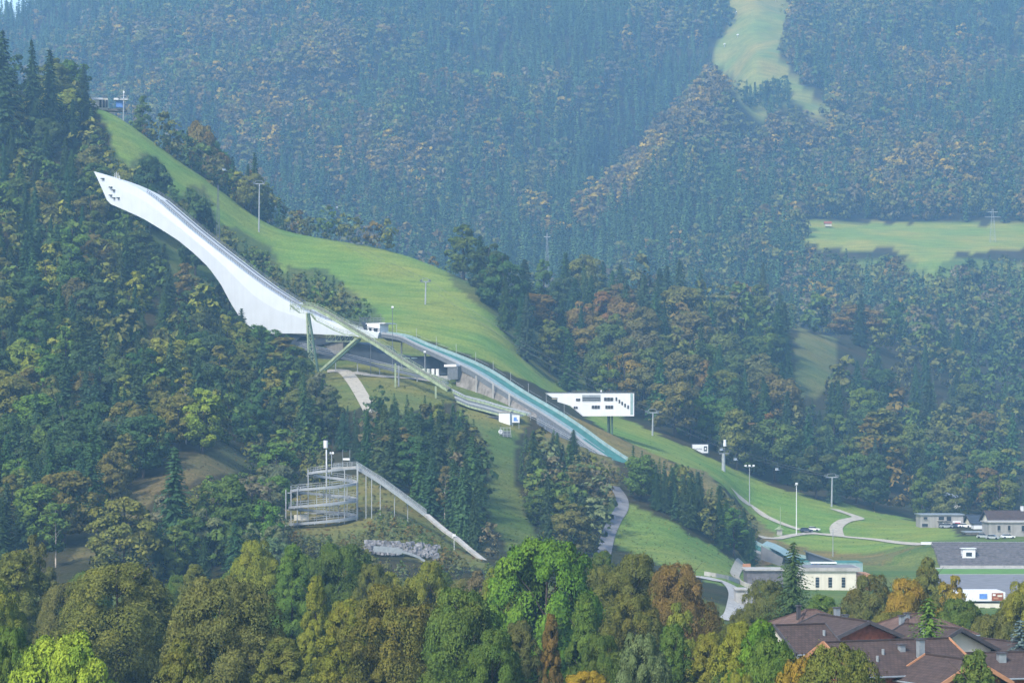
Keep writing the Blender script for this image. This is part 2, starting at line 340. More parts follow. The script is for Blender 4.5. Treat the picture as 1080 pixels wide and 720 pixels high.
# ------------------------------------------------------------------ mesh builder
class MB:
    def __init__(s): s.v = []; s.f = []; s.uv = {}
    def quad(s, a, b, c, d, uv=None):
        i = len(s.v); s.v += [Vector(a), Vector(b), Vector(c), Vector(d)]
        if uv: s.uv[len(s.f)] = uv
        s.f.append((i, i+1, i+2, i+3)); return s
    def tri(s, a, b, c):
        i = len(s.v); s.v += [Vector(a), Vector(b), Vector(c)]; s.f.append((i, i+1, i+2)); return s
    def box(s, c, d, rz=0.0, M4=None):
        """centre c, full size d"""
        c = Vector(c); m = Matrix.Rotation(rz, 3, 'Z'); i = len(s.v)
        for sx in (-1, 1):
            for sy in (-1, 1):
                for sz in (-1, 1):
                    s.v.append(c+m@Vector((sx*d[0]/2, sy*d[1]/2, sz*d[2]/2)))
        for f in ((0, 1, 3, 2), (4, 6, 7, 5), (0, 4, 5, 1), (2, 3, 7, 6), (0, 2, 6, 4), (1, 5, 7, 3)):
            s.f.append(tuple(i+k for k in f))
        return s
    def tube(s, a, b, r, r2=None, n=8, cap=True):
        a = Vector(a); b = Vector(b); r2 = r if r2 is None else r2
        d = (b-a).normalized(); t = d.orthogonal().normalized(); w = d.cross(t); i = len(s.v)
        for k in range(n):
            an = 2*math.pi*k/n; o = t*math.cos(an)+w*math.sin(an)
            s.v.append(a+o*r); s.v.append(b+o*r2)
        for k in range(n):
            j = (k+1) % n; s.f.append((i+2*k, i+2*j, i+2*j+1, i+2*k+1))
        if cap:
            s.f.append(tuple(i+2*k for k in reversed(range(n)))); s.f.append(tuple(i+2*k+1 for k in range(n)))
        return s
    def bar(s, a, b, w, h):
        """rectangular bar between two points, h measured upward"""
        a = Vector(a); b = Vector(b); d = (b-a).normalized(); side = d.cross(Vector((0, 0, 1)))
        if side.length < 1e-3: side = Vector((1, 0, 0))
        side = side.normalized()*w/2; up = side.cross(d).normalized()*h/2; i = len(s.v)
        for p in (a, b):
            for q in (side+up, side-up, -side-up, -side+up): s.v.append(p+q)
        for f in ((0, 1, 2, 3), (7, 6, 5, 4), (0, 4, 5, 1), (1, 5, 6, 2), (2, 6, 7, 3), (3, 7, 4, 0)):
            s.f.append(tuple(i+k for k in f))
        return s
    def prism(s, pts, ext):
        """closed polygon pts extruded along ext"""
        i = len(s.v); n = len(pts); ext = Vector(ext)
        s.v += [Vector(p) for p in pts]+[Vector(p)+ext for p in pts]
        s.f.append(tuple(range(i, i+n))); s.f.append(tuple(reversed(range(i+n, i+2*n))))
        for k in range(n):
            j = (k+1) % n; s.f.append((i+k, i+k+n, i+j+n, i+j))
        return s
    def strip(s, A, Bb):
        i = len(s.v); n = len(A); s.v += [Vector(p) for p in A]+[Vector(p) for p in Bb]
        for k in range(n-1): s.f.append((i+k, i+k+1, i+n+k+1, i+n+k))
        return s
    def build(s, name, m, parent=None, origin=None, smooth=False):
        off = Vector(origin) if origin is not None else Vector((0, 0, 0))
        if parent is not None:
            p = parent
            while p is not None: off += p.location; p = p.parent
        me = bpy.data.meshes.new(name)
        me.from_pydata([tuple(v-off) for v in s.v], [], s.f); me.update()
        import bmesh
        bm = bmesh.new(); bm.from_mesh(me); bmesh.ops.recalc_face_normals(bm, faces=bm.faces); bm.to_mesh(me); bm.free()
        if s.uv:
            ul = me.uv_layers.new(name='UVMap')
            for fi, uv in s.uv.items():
                for k, li in enumerate(me.polygons[fi].loop_indices):
                    v = me.vertices[me.loops[li].vertex_index].co+off
                    # match by position
                    best = min(range(len(s.f[fi])), key=lambda q: (s.v[s.f[fi][q]]-v).length)
                    ul.data[li].uv = uv[best]
        me.materials.append(m)
        if smooth: me.shade_smooth()
        o = bpy.data.objects.new(name, me); COL.objects.link(o)
        if origin is not None: o.location = origin
        if parent is not None: o.parent = parent
        return o
def tag(o, label, cat, group=None, kind=None):
    if label: o['label'] = label
    if cat: o['category'] = cat
    if group: o['group'] = group
    if kind: o['kind'] = kind
    return o
def thing(name, label, cat, loc=(0, 0, 0), rz=0.0, group=None):
    o = bpy.data.objects.new(name, None); COL.objects.link(o); o.location = loc; o.rotation_euler = (0, 0, rz)
    o.empty_display_size = 1
    return tag(o, label, cat, group)
def copy_tree(o, loc, rz=None, scale=None, label=None, group=None):
    c = o.copy(); COL.objects.link(c); c.location = loc
    if rz is not None: c.rotation_euler = (0, 0, rz)
    if scale is not None: c.scale = scale
    if label: c['label'] = label
    if group: c['group'] = group
    def rec(src, dst):
        for ch in [q for q in bpy.data.objects if q.parent == src]:
            d = ch.copy(); COL.objects.link(d); d.parent = dst; rec(ch, d)
    rec(o, c)
    return c

# ------------------------------------------------------------------ paths and roads
def ribbon(name, pts, width, m, d0=600, d1=1400, dz=0.25, kerb=False, world=None):
    P = world or [G(p[0], p[1], d0, d1) for p in pts]
    # densify with Catmull-Rom
    Q = []
    for i in range(len(P)-1):
        p0 = P[max(i-1, 0)]; p1 = P[i]; p2 = P[i+1]; p3 = P[min(i+2, len(P)-1)]
        n = max(2, int((p2-p1).length/2.0))
        for k in range(n):
            t = k/n
            Q.append(0.5*((2*p1)+(p2-p0)*t+(2*p0-5*p1+4*p2-p3)*t*t+(3*p1-p0-3*p2+p3)*t**3))
    Q.append(P[-1])
    ws = width if isinstance(width, (list, tuple)) else None
    nx = 5; rows = [[] for _ in range(nx)]
    for i, q in enumerate(Q):
        a = Q[max(i-1, 0)]; bq = Q[min(i+1, len(Q)-1)]; d = (bq-a); d.z = 0; d.normalize(); sd = Vector((-d.y, d.x, 0))
        w = width if not ws else ws[0]+(ws[1]-ws[0])*i/(len(Q)-1)
        for k in range(nx):
            x = q+sd*(k/(nx-1)-0.5)*w; rows[k].append(Vector((x.x, x.y, gz(x.x, x.y)+dz)))
    mb = MB()
    for k in range(nx-1): mb.strip(rows[k], rows[k+1])
    o = mb.build(name, m, smooth=True); tag(o, None, None, None, 'structure'); return o
ribbon('road', [(647, 513), (655, 524), (656, 536), (648, 550), (642, 564), (638, 580), (630, 602)], 3.7, M['asphalt'], 700, 950)
ribbon('road', [(735, 608), (758, 613), (775, 620), (783, 632), (780, 650), (770, 690)], 6.5, M['pale_concrete'], 600, 900)
ribbon('path', [(775, 520), (792, 533), (810, 546), (835, 556), (862, 563), (890, 566), (930, 570), (975, 574), (1000, 574)], 3.2, M['gravel'], 900, 1100)
ribbon('path', [(800, 566), (825, 567), (850, 563), (880, 564)], 3.0, M['gravel'], 900, 1100)
ribbon('path', [(884, 566), (882, 557), (890, 550), (905, 546), (880, 537)], 4.5, M['gravel'], 950, 1200)
ribbon('path', [(345, 392), (362, 392), (372, 402), (382, 418), (394, 440)], 4.5, M['gravel'], 860, 1080)
ribbon('path', [(372, 393), (400, 397), (440, 400), (470, 404)], 3.5, M['gravel'], 860, 1080)
ribbon('path', [(782, 615), (775, 606), (785, 596), (800, 594)], 2.5, M['gravel'], 700, 900)
exec_parts = []
# ------------------------------------------------------------------ ski jump: inrun
def ax(px, py, off=0.0): return axis_pt(px, py, off)[0]
V3 = Vector((V.x, V.y, 0)); U3 = Vector((U.x, U.y, 0))
jump = thing('ski_jump', 'large white cantilevered ski jump inrun curving down through the forest to its take-off', 'ski jump', ax(330, 352))
top_px = [(99, 181), (106, 183), (115, 186), (128, 190.5), (140, 195.5), (152, 202), (165, 211.5), (182, 226), (200, 241.5), (220, 257.5), (240, 273), (260, 288.5), (280, 303), (300, 316), (320, 327), (340, 336), (360, 342.5), (380, 347), (400, 350.5)]
bot_px = [(99.5, 182), (103.5, 190), (107.5, 199), (114, 214), (131, 221.5), (150, 230), (170, 242), (188, 253.5), (205, 267.5), (220, 282), (233, 300), (243, 319), (253, 335), (264, 345), (280, 352), (302, 351.5), (330, 352), (362, 354), (398, 356.5)]
def resample(P, n):
    P = [Vector((p[0], p[1])) for p in P]; Ls = [0]
    for i in range(1, len(P)): Ls.append(Ls[-1]+(P[i]-P[i-1]).length)
    out = []
    for k in range(n):
        s = Ls[-1]*k/(n-1); i = 0
        while i < len(P)-2 and Ls[i+1] < s: i += 1
        u = (s-Ls[i])/(Ls[i+1]-Ls[i]); out.append(P[i].lerp(P[i+1], min(1, u)))
    return out
NS = 60
# match the two outlines by normalised position so that the wall is ruled between them
tp = resample(top_px, NS); bp_ = resample(bot_px, NS)
def wtop(i): return 0.4+7.4*min(1, (i/(NS-1))/0.2)           # deck width grows from the pointed tip
rows_n = []; rows_f = []
A0 = [ax(p.x, p.y) for p in tp]; A1 = [ax(p.x, p.y) for p in bp_]
# near wall: slightly folded, upper third leans outward so that a soft crease runs along it
mid = []
for i in range(NS):
    m_ = A0[i].lerp(A1[i], 0.32); m_ = m_-V3*(0.4*math.sin(math.pi*i/(NS-1))); mid.append(m_)
T1 = [A0[i]+V3*wtop(i) for i in range(NS)]; Bo = [A1[i]+V3*wtop(i)*0.8 for i in range(NS)]
mb = MB(); mb.strip(A0, mid); mb.strip(mid, A1); mb.strip(A1, Bo); mb.strip(Bo, T1)
mb.quad(A0[-1], A1[-1], Bo[-1], T1[-1])
mb.build('shell', M['white'], jump)
# deck between parapets
mb = MB()
dk0 = [A0[i]+V3*0.25-Vector((0, 0, 0.05)) for i in range(NS)]; dk1 = [T1[i]-V3*0.1-Vector((0, 0, 0.05)) for i in range(NS)]
mb.strip(dk0, dk1); mb.build('track_deck', M['white'], jump)
mb = MB()
i0 = 12
for i in range(i0, NS-1):
    a = A0[i]+V3*wtop(i)*0.45+Vector((0, 0, 0.08)); b2 = A0[i+1]+V3*wtop(i+1)*0.45+Vector((0, 0, 0.08))
    mb.bar(a, b2, 1.5, 0.12)
mb.build('inrun_groove', M['deck'], jump)
for off, h, nm in ((0.1, 0.75, 'near'), (1.0, 0.75, 'far')):
    mb = MB()
    for i in range(i0-2, NS-1):
        a = A0[i].lerp(T1[i], off); b2 = A0[i+1].lerp(T1[i+1], off)
        for hh in (0.55, 1.15): mb.bar(a+Vector((0, 0, hh)), b2+Vector((0, 0, hh)), 0.1, 0.13)
        mb.bar(a, a+Vector((0, 0, 1.2)), 0.1, 0.1)
        if i < 44: mb.bar(a.lerp(b2, 0.5), a.lerp(b2, 0.5)+Vector((0, 0, 1.15)), 0.08, 0.08)
    mb.build('railing', M['darkrail'] if nm == 'near' else M['greysteel'], jump)
mb = MB()   # stair run beside the groove
for i in range(i0, 42):
    a = A0[i]+V3*wtop(i)*0.8+Vector((0, 0, 0.1)); b2 = A0[i+1]+V3*wtop(i+1)*0.8+Vector((0, 0, 0.1)); mb.bar(a, b2, 1.1, 0.14)
mb.build('stairs', M['greysteel'], jump)
for (x, y, w) in ((109, 188.5, 3.6), (117.5, 197.6, 3.6), (120.5, 200.6, 3.6), (117.3, 206, 3.0), (120.7, 208.9, 3.0), (125.4, 208.8, 3.0)):
    c = ax(x, y); mb = MB(); mb.box(c-V3*0.42, (w*0.34, 0.9, 0.42), math.atan2(U.y, U.x)); mb.build('window', M['glass'], jump)
for x, h in ((119.2, 4), (120.8, 5), (122.6, 4.3), (124.3, 2.2)):
    c = ax(x, 187.5)+V3*1.0; MB().tube(c-Vector((0, 0, 0.5)), c+Vector((0, 0, h*0.45)), 0.13, 0.08).build('antenna', M['white2'], jump)
# cabin at the take-off end
c = ax(392, 348)+V3*3.5
mb = MB(); mb.box(c, (5.5, 5, 4.2), math.atan2(U.y, U.x)); mb.box(c+Vector((1, 0, 2.3)), (8.5, 6, 0.3), math.atan2(U.y, U.x)); cab = mb.build('takeoff_cabin', M['white2'], jump)
for du, ww in ((1.0, 1.6), (-1.3, 1.0)): MB().box(c-V3*2.52+U3*du, (ww, 0.12, 1.4), math.atan2(U.y, U.x)).build('window', M['glass'], jump)
# platform rail left of the cabin
mb = MB()
a = ax(372, 338.5)+V3*4; b2 = ax(398, 339)+V3*4
for hh in (0, 0.7, 1.3): mb.bar(a+Vector((0, 0, hh)), b2+Vector((0, 0, hh)), 0.14, 0.16)
for k in range(8):
    q = a.lerp(b2, k/7); mb.bar(q-Vector((0, 0, 2)), q+Vector((0, 0, 1.3+(1.6 if k % 3 == 0 else 0))), 0.1, 0.1)
mb.build('platform_railing', M['greysteel'], jump)
# underside: dark curved soffit, raking concrete pier, dark prop
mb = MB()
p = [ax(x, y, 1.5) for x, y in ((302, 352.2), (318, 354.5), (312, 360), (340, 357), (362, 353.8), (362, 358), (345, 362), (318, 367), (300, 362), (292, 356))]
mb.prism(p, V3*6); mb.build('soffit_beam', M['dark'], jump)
mb = MB(); p = [ax(x, y, 2.5) for x, y in ((330, 355), (362, 357), (362, 372), (356, 377), (350, 371), (338, 361))]
mb.prism(p, V3*4); mb.build('raking_pier', M['concrete'], jump)
mb = MB(); p = [ax(x, y, 1.0) for x, y in ((381, 339.5), (384, 339.5), (390, 353), (386, 354))]
mb.prism(p, V3*1.0); mb.build('mast_strut', M['dark'], jump)

# dark podium volumes beneath the take-off
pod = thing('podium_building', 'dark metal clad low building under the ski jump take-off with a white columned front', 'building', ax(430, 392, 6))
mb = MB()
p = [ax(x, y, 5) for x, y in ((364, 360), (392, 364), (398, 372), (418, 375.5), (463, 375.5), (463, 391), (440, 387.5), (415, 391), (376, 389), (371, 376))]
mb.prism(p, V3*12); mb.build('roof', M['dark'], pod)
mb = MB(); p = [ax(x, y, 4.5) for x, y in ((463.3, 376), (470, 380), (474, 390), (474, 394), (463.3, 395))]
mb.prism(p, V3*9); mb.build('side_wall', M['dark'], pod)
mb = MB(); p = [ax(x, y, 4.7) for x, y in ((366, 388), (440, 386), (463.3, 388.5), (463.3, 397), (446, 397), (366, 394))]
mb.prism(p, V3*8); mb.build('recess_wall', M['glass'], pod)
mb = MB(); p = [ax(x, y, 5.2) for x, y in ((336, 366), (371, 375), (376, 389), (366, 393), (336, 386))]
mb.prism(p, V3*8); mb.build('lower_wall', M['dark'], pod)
for x in (446.5, 451.8, 456.5, 461.2):
    mb = MB(); p = [ax(x-1.5, 388.7, 4.2), ax(x+1.5, 388.7, 4.2), ax(x+1.5, 397, 4.2), ax(x-1.5, 397, 4.2)]
    mb.prism(p, V3*0.45); mb.build('column', M['white2'], pod)
for x in (429, 437):
    mb = MB(); a = ax(x, 377.5, 4.9); mb.box(a, (2.4, 0.3, 0.35), math.atan2(U.y, U.x)); mb.build('roof_light', M['mat_pale'], pod)
wall = thing('retaining_wall', 'beige concrete retaining wall below the dark podium building', 'wall', ax(460, 402, 3))
mb = MB(); p = [ax(x, y, 3) for x, y in ((366, 393.5), (400, 395), (446, 396.5), (474, 396), (474, 410), (470, 408), (448, 402.5), (366, 396.5))]
mb.prism(p, V3*7); mb.build('wall_face', M['pale_concrete'], wall)
fr = [ax(x, 381, 2.5) for x in (366,)]
# parked truck like box & small kiosk near the wall
k = thing('kiosk', 'small grey kiosk with a white roof under the edge of the landing slope', 'kiosk', ax(480, 398, -1))
MB().box(ax(480, 393, -1), (4.2, 3, 4.5), math.atan2(U.y, U.x)).build('hut_body', M['greysteel'], k)
MB().box(ax(478, 385.5, -1), (5.0, 3.6, 0.8), math.atan2(U.y, U.x)).build('roof', M['white2'], k)

# ------------------------------------------------------------------ landing slope
ls = thing('landing_slope', 'long landing slope of the ski jump with teal plastic mats and pale side walls', 'ski slope', ax(560, 440))
NL = 90
tmax = LT[-1]
tl = np.linspace(1.0, tmax, NL)
P0 = [Vector((B0.x+U.x*t, B0.y+U.y*t, float(land_z(t)))) for t in tl]
def lw(t): return 3.2+7.0*min(1, max(0, (t-2)/30))
def off(fr, dz, tr=None):
    return [P0[i]+V3*(lw(tl[i])*fr)+Vector((0, 0, dz)) for i in range(NL)]
def strip_part(name, f0, f1, dz, m, i0=0, i1=None):
    a = off(f0, dz)[i0:i1]; b3 = off(f1, dz)[i0:i1]; MB().strip(a, b3).build(name, m, ls)
body = MB(); a = off(-0.04, 0.0); b3 = off(1.04, 0.0)
dn = [q-Vector((0, 0, 1.0+1.4*min(1, t/60))) for q, t in zip(a, tl)]; dn2 = [q-Vector((0, 0, 2.2)) for q in b3]
body.strip(a, b3); body.strip(dn, a); body.strip(b3, dn2); body.strip(dn2, dn)
body.build('slope_body', M['greysteel'], ls)
strip_part('mat_surface', 0.06, 0.40, 0.06, M['mat_pale'], 0, 46)
strip_part('mat_surface', 0.40, 0.94, 0.06, M['mat_teal'], 0, 46)
strip_part('mat_surface', 0.06, 0.94, 0.07, M['mat_teal'], 45, NL)
strip_part('centre_line', 0.37, 0.43, 0.10, M['steel'], 4, 50)
for f0, h, mm in ((-0.05, 0.7, 'steel'), (0.97, 1.0, 'mat_pale')):
    mb = MB(); q = off(f0+0.03, h/2)
    for i in range(NL-1): mb.bar(q[i], q[i+1], 0.6, h)
    mb.build('side_wall', M[mm], ls)
mb = MB(); q = off(0.1, 0); q2 = off(1.0, 0)
for i in range(2, 40, 4):
    mb.bar(q2[i], q2[i]+Vector((0, 0, 4.2)), 0.12, 0.12)
    mb.bar(q2[i]+Vector((0, 0, 2)), q2[i+3]+Vector((0, 0, 2)), 0.06, 0.06)
mb.build('railing', M['steel'], ls)
for t in (8, 18, 34, 44):     # props under the upper, free-standing part
    c = Vector((B0.x+U.x*t, B0.y+U.y*t, float(land_z(t))-1))+V3*2
    MB().tube(c, Vector((c.x, c.y, gz(c.x, c.y)-0.5)), 0.28).build('prop', M['greysteel'], ls)
# concrete bank under the slope
bank = thing('concrete_bank', 'weathered beige sloping concrete bank under the upper half of the landing slope', 'wall', ax(520, 430, -1))
mb = MB(); up = [(481, 389), (500, 394.5), (536, 417), (562, 433), (572, 440)]; dnp = [(481, 413), (500, 422), (530, 433), (556, 438), (568, 441)]
a = [ax(x, y, 0.3) for x, y in up]; b3 = [ax(x, y, -3) for x, y in dnp]
mb.strip(a, b3); c1_ = [q+V3*4 for q in a]; c2_ = [q+V3*5-Vector((0, 0, 2)) for q in b3]; mb.strip(c1_, a); mb.strip(b3, c2_); mb.strip(c2_, c1_); mb.build('bank_face', M['concrete'], bank)
for x, y in ((502, 408), (520, 416), (537, 427)):
    q = ax(x, y, -2.0); MB().box(q, (0.5, 0.4, 7.5)).build('buttress', M['pale_concrete'], bank)
# grey stepped terrace on the near side lower down
ter = thing('stepped_terrace', 'grey stepped spectator terrace along the near side of the landing slope', 'terrace', ax(600, 470, -5))
mb = MB()
for k in range(5):
    u0 = k/5; u1 = (k+1)/5
    A = [ax(x, y, -0.4-u0*6) for x, y in ((568+0*k, 437+2.2*k), (600, 457+2.4*k), (630, 477+2.4*k), (657, 495+2.4*k), (676, 509+2.4*k))]
    Bq = [q-V3*1.35 for q in A]; Cq = [q-Vector((0, 0, 0.9)) for q in Bq]
    mb.strip(A, Bq); mb.strip(Bq, Cq)
mb.build('steps', M['greysteel'], ter)
mb = MB(); q = [ax(x, y, -7.2) for x, y in ((552, 437.5), (575, 449), (600, 463), (625, 477), (655, 499))]
for i in range(4):
    for hh in (0.5, 1.1): mb.bar(q[i]+Vector((0, 0, hh)), q[i+1]+Vector((0, 0, hh)), 0.1, 0.12)
    for s_ in range(3):
        c = q[i].lerp(q[i+1], s_/3); mb.bar(c-Vector((0, 0, 1)), c+Vector((0, 0, 1.2)), 0.1, 0.1)
mb.build('railing', M['steel'], ter)

# ------------------------------------------------------------------ green steel jump in front
gj = thing('small_ski_jump', 'pale green steel inrun of the smaller ski jump on lattice legs', 'ski jump', ax(420, 420, -28))
OFF = -28.0
def gx(x, y, o=0.0): return ax(x, y, OFF+o)
mb = MB(); p = [gx(*q) for q in ((318, 321.5), (330, 323.5), (345, 331), (362, 341.5), (380, 352.5), (400, 364.5), (425, 381), (450, 396), (472, 410.5), (471.5, 413.0), (449.3, 399.2), (424.4, 384), (399.4, 367.4), (379.4, 355), (361.3, 344.2), (344.3, 333.6), (330, 326.3), (318, 323.9))]
# split into convex quads
n = len(p)//2
for i in range(n-1):
    a, b2, c_, d = p[i], p[i+1], p[2*n-2-i], p[2*n-1-i]
    mb.quad(a, b2, c_, d); mb.quad(a+V3*2.6, b2+V3*2.6, c_+V3*2.6, d+V3*2.6); mb.quad(a, b2, b2+V3*2.6, a+V3*2.6); mb.quad(d, c_, c_+V3*2.6, d+V3*2.6)
mb.build('inrun_beam', M['green_steel'], gj)
mb = MB()
for i in range(n-1):
    for o_ in (0.0, 2.6):
        for hh in (0.5, 1.1): mb.bar(p[i]+V3*o_+Vector((0, 0, hh)), p[i+1]+V3*o_+Vector((0, 0, hh)), 0.09, 0.1)
        for k in range(4):
            q = p[i].lerp(p[i+1], k/4)+V3*o_; mb.bar(q, q+Vector((0, 0, 1.15)), 0.08, 0.08)
mb.build('railing', M['green_steel'], gj)
mb = MB()   # brownish running surface seen from the side
for i in range(n-1): mb.bar(p[i]+V3*1.3+Vector((0, 0, 0.25)), p[i+1]+V3*1.3+Vector((0, 0, 0.25)), 1.2, 0.3)
mb.build('running_surface', M['concrete'], gj)
def leg(a, b, w, m, name='leg'):
    MB().bar(a, b, w, w).build(name, m, gj)
leg(gx(323.5, 330), gx(325.5, 372, 0), 0.5, M['green_steel'])
leg(gx(325.5, 330), gx(335.5, 392), 0.6, M['dkgreen_steel'])
leg(gx(323.5, 330, 3), gx(330, 389, 3), 0.5, M['dkgreen_steel'])
leg(gx(376, 357), gx(338, 391), 0.75, M['green_steel'], 'diagonal_strut')
leg(gx(380, 357.5, 2.4), gx(343, 390, 2.4), 0.7, M['dkgreen_steel'], 'diagonal_strut')
leg(gx(417, 383), gx(417, 409), 0.55, M['green_steel']); leg(gx(420.5, 385, 2.4), gx(420.5, 409, 2.4), 0.5, M['steel'])
leg(gx(459.5, 407), gx(459.5, 420), 0.6, M['green_steel'])
mb = MB()   # cross bracing between the tall legs
for k in range(5):
    y0 = 336+k*10; y1 = y0+10; xa = 324+k*0.3; xb = 327+k*1.6
    mb.bar(gx(xa, y0), gx(xb+1.2, y1), 0.16, 0.16); mb.bar(gx(xb, y0), gx(xa, y1), 0.16, 0.16); mb.bar(gx(xa, y0), gx(xb, y0), 0.16, 0.16)
mb.build('bracing', M['green_steel'], gj)
mb = MB()   # access stair with landings, top truss platform
st = [(306, 310), (306, 322), (316, 330), (328, 331), (333, 338), (343, 343), (352, 348), (362, 352), (376, 355)]
for i in range(1, len(st)-1):
    a = gx(*st[i], 1); b2 = gx(*st[i+1], 1); mb.bar(a, b2, 1.0, 0.16)
    for hh in (0.6, 1.2): mb.bar(a+Vector((0, 0, hh)), b2+Vector((0, 0, hh)), 0.08, 0.09)
    for k in range(3): q = a.lerp(b2, k/3); mb.bar(q, q+Vector((0, 0, 1.2)), 0.08, 0.08)
for x0, x1, y in ((306, 330, 326), (306, 322, 321), (344, 372, 360), (342, 378, 353)):
    mb.bar(gx(x0, y), gx(x1, y), 0.14, 0.18)
for x in range(306, 331, 4): mb.bar(gx(x, 326), gx(x+2, 321), 0.1, 0.1); mb.bar(gx(x+2, 321), gx(x+4, 326), 0.1, 0.1)
for x in (306, 310, 318): mb.bar(gx(x, 329), gx(x, 309 if x == 306 else 318), 0.12, 0.12)
for x in range(344, 372, 5): mb.bar(gx(x, 360), gx(x, 353), 0.1, 0.1); mb.bar(gx(x, 360), gx(x+5, 353), 0.08, 0.08)
mb.build('access_stairs', M['green_steel'], gj)
# grey gangway crossing low behind the green legs
gw = thing('gangway', 'long straight grey gangway descending behind the green steel legs', 'gangway', ax(380, 392, -12))
a = ax(316, 366, -12); b2 = ax(472, 404, -12)
MB().bar(a, b2, 1.8, 0.9).build('walkway', M['greysteel'], gw)
mb = MB()
for o_ in (0, 1.6):
    for hh in (0.9, 1.5): mb.bar(a+V3*o_+Vector((0, 0, hh)), b2+V3*o_+Vector((0, 0, hh)), 0.08, 0.1)
mb.build('railing', M['steel'], gw)
for u in (0.25, 0.4, 0.55, 0.68, 0.8):
    c = a.lerp(b2, u); MB().bar(c, Vector((c.x, c.y, min(c.z-1, gz(c.x, c.y)-0.3))), 0.3, 0.3).build('post', M['steel'], gw)
# landing of the smaller jump
gl = thing('small_landing_slope', 'pale green striped landing slope of the smaller ski jump', 'ski slope', ax(510, 432, -28))
nearL = [(482, 424), (495, 429.5), (510, 433.5), (525, 437.5), (540, 441.5)]; farL = [(476, 411), (490, 418), (512, 423.5), (530, 429), (560, 436.5)]
nl = [ax(x, y, -30) for x, y in nearL]; fl = [ax(x, y, -17) for x, y in farL]
MB().strip(nl, fl).build('slope_surface', M['mat_slope'], gl)
for u, w_, mm in ((0.0, 0.5, 'green_steel'), (0.2, 0.35, 'greysteel'), (0.38, 0.5, 'steel'), (0.55, 0.35, 'greysteel'), (0.75, 0.5, 'green_steel'), (1.0, 0.5, 'steel')):
    mb = MB()
    for i in range(4): mb.bar(nl[i].lerp(fl[i], u)+Vector((0, 0, 0.2)), nl[i+1].lerp(fl[i+1], u)+Vector((0, 0, 0.2)), w_, 0.5)
    mb.build('guide_rail', M[mm], gl)
h = thing('judge_cabin', 'small white cabin beside the bottom of the smaller landing slope', 'cabin', ax(532, 448, -32))
hc = ax(533, 441.5, -32)
MB().box(hc, (3.6, 3.2, 4.2), -0.2).build('cabin_body', M['white2'], h); MB().box(hc+Vector((0, 0, 2.3)), (4.4, 4, 0.3), -0.2).build('roof', M['pale_concrete'], h)
s = thing('information_board', 'square white board with a blue emblem on posts beside the small cabin', 'sign', ax(544, 450, -33))
bc = ax(544, 441.5, -33)
MB().box(bc, (2.4, 0.15, 2.4)).build('board', M['white2'], s)
MB().box(bc-Vector((0.2, 0.1, 0.1)), (1.0, 0.04, 1.2)).box(bc-Vector((-0.5, 0.1, 0.5)), (0.5, 0.04, 0.4)).build('emblem', M['blue'], s)
for dx in (-1, 1): MB().bar(bc+Vector((dx, 0.1, -1)), Vector((bc.x+dx, bc.y+0.1, bc.z-4)), 0.12, 0.12).build('post', M['steel'], s)
h = thing('winch_hut', 'dark low hut left of the small white cabin', 'hut', ax(521, 449, -31))
hc = ax(521, 443.5, -31); MB().box(hc, (5.5, 3.2, 2.4), -0.3).build('hut_body', M['dark'], h); MB().box(hc+Vector((0, 0, 1.3)), (6, 3.8, 0.25), -0.3).build('roof', M['greysteel'], h)
mc = thing('winch_machine', 'grey lattice framed machine standing on the grass below the small cabin', 'machine', G(533, 461, 800, 1000))
mcl = mc.location; mb = MB()
for x in (-1.8, -0.6, 0.6, 1.8):
    mb.bar(mcl+Vector((x, 0, 0)), mcl+Vector((x*0.8, 0, 3.2)), 0.14, 0.14); mb.bar(mcl+Vector((x, 1.5, 0)), mcl+Vector((x*0.8, 1.5, 3.2)), 0.14, 0.14)
for z in (1, 2, 3): mb.bar(mcl+Vector((-1.8, 0, z)), mcl+Vector((1.8, 0, z)), 0.12, 0.12)
mb.build('frame', M['steel'], mc); MB().box(mcl+Vector((0.2, 0.7, 1.0)), (2.6, 1.2, 1.6)).build('motor_housing', M['greysteel'], mc)
MB().tube(mcl+Vector((-1.5, 0.1, 1.8)), mcl+Vector((-1.5, 1.4, 1.8)), 0.7, n=14).build('cable_drum', M['white2'], mc)

# ------------------------------------------------------------------ judges' tower
jt = thing('judges_tower', 'white wedge-shaped judges building cantilevered over the slope with small dark windows', 'building', W(645, 458, 985))
YJ = 985.0
def jw(x, y, d=0): return W(x, y, YJ-d*1.0)
P_ = [(574.5, 413.8), (668.8, 414.2), (668.8, 438.6), (615, 438.6), (601, 427.5), (588, 423.5), (587.6, 418.6), (583, 419)]
mb = MB(); p = [jw(*q) for q in P_]
# body and the thin tapering roof tip, as convex pieces
mb.prism([p[0], p[1], jw(668.8, 419), jw(582.5, 419)], (0, 9, 0))
mb.prism([jw(588, 419.01), jw(668.8, 419.01), p[2], p[3], p[4], p[5]], (0, 9, 0))
mb.build('shell', M['white2'], jt)
MB().box(jw(583+1.8, 419.6)+Vector((0, 4.5, 0)), (1.7, 8.6, 0.8)).build('entrance', M['gravel'], jt)
MB().box(jw(622, 413.6)+Vector((0, 4.5, 0)), (30.6, 9.4, 0.25)).build('roof_edge', M['darkrail'], jt)
mb = MB(); mb.box(jw(666.2, 426)-Vector((0, 0.03, 0)), (0.9, 0.1, 7.2)); mb.build('glazed_strip', M['mat_pale'], jt)
def win(x0, x1, y0, y1, n=1, m='glass'):
    w_ = (x1-x0)/n
    for k in range(n):
        a = jw(x0+k*w_, y0); b2 = jw(x0+(k+1)*w_-(0.35 if n > 1 else 0), y1); c = (a+b2)/2
        MB().box(c-Vector((0, 0.02, 0)), (abs(b2.x-a.x), 0.3, abs(a.z-b2.z))).build('window', M[m], jt)
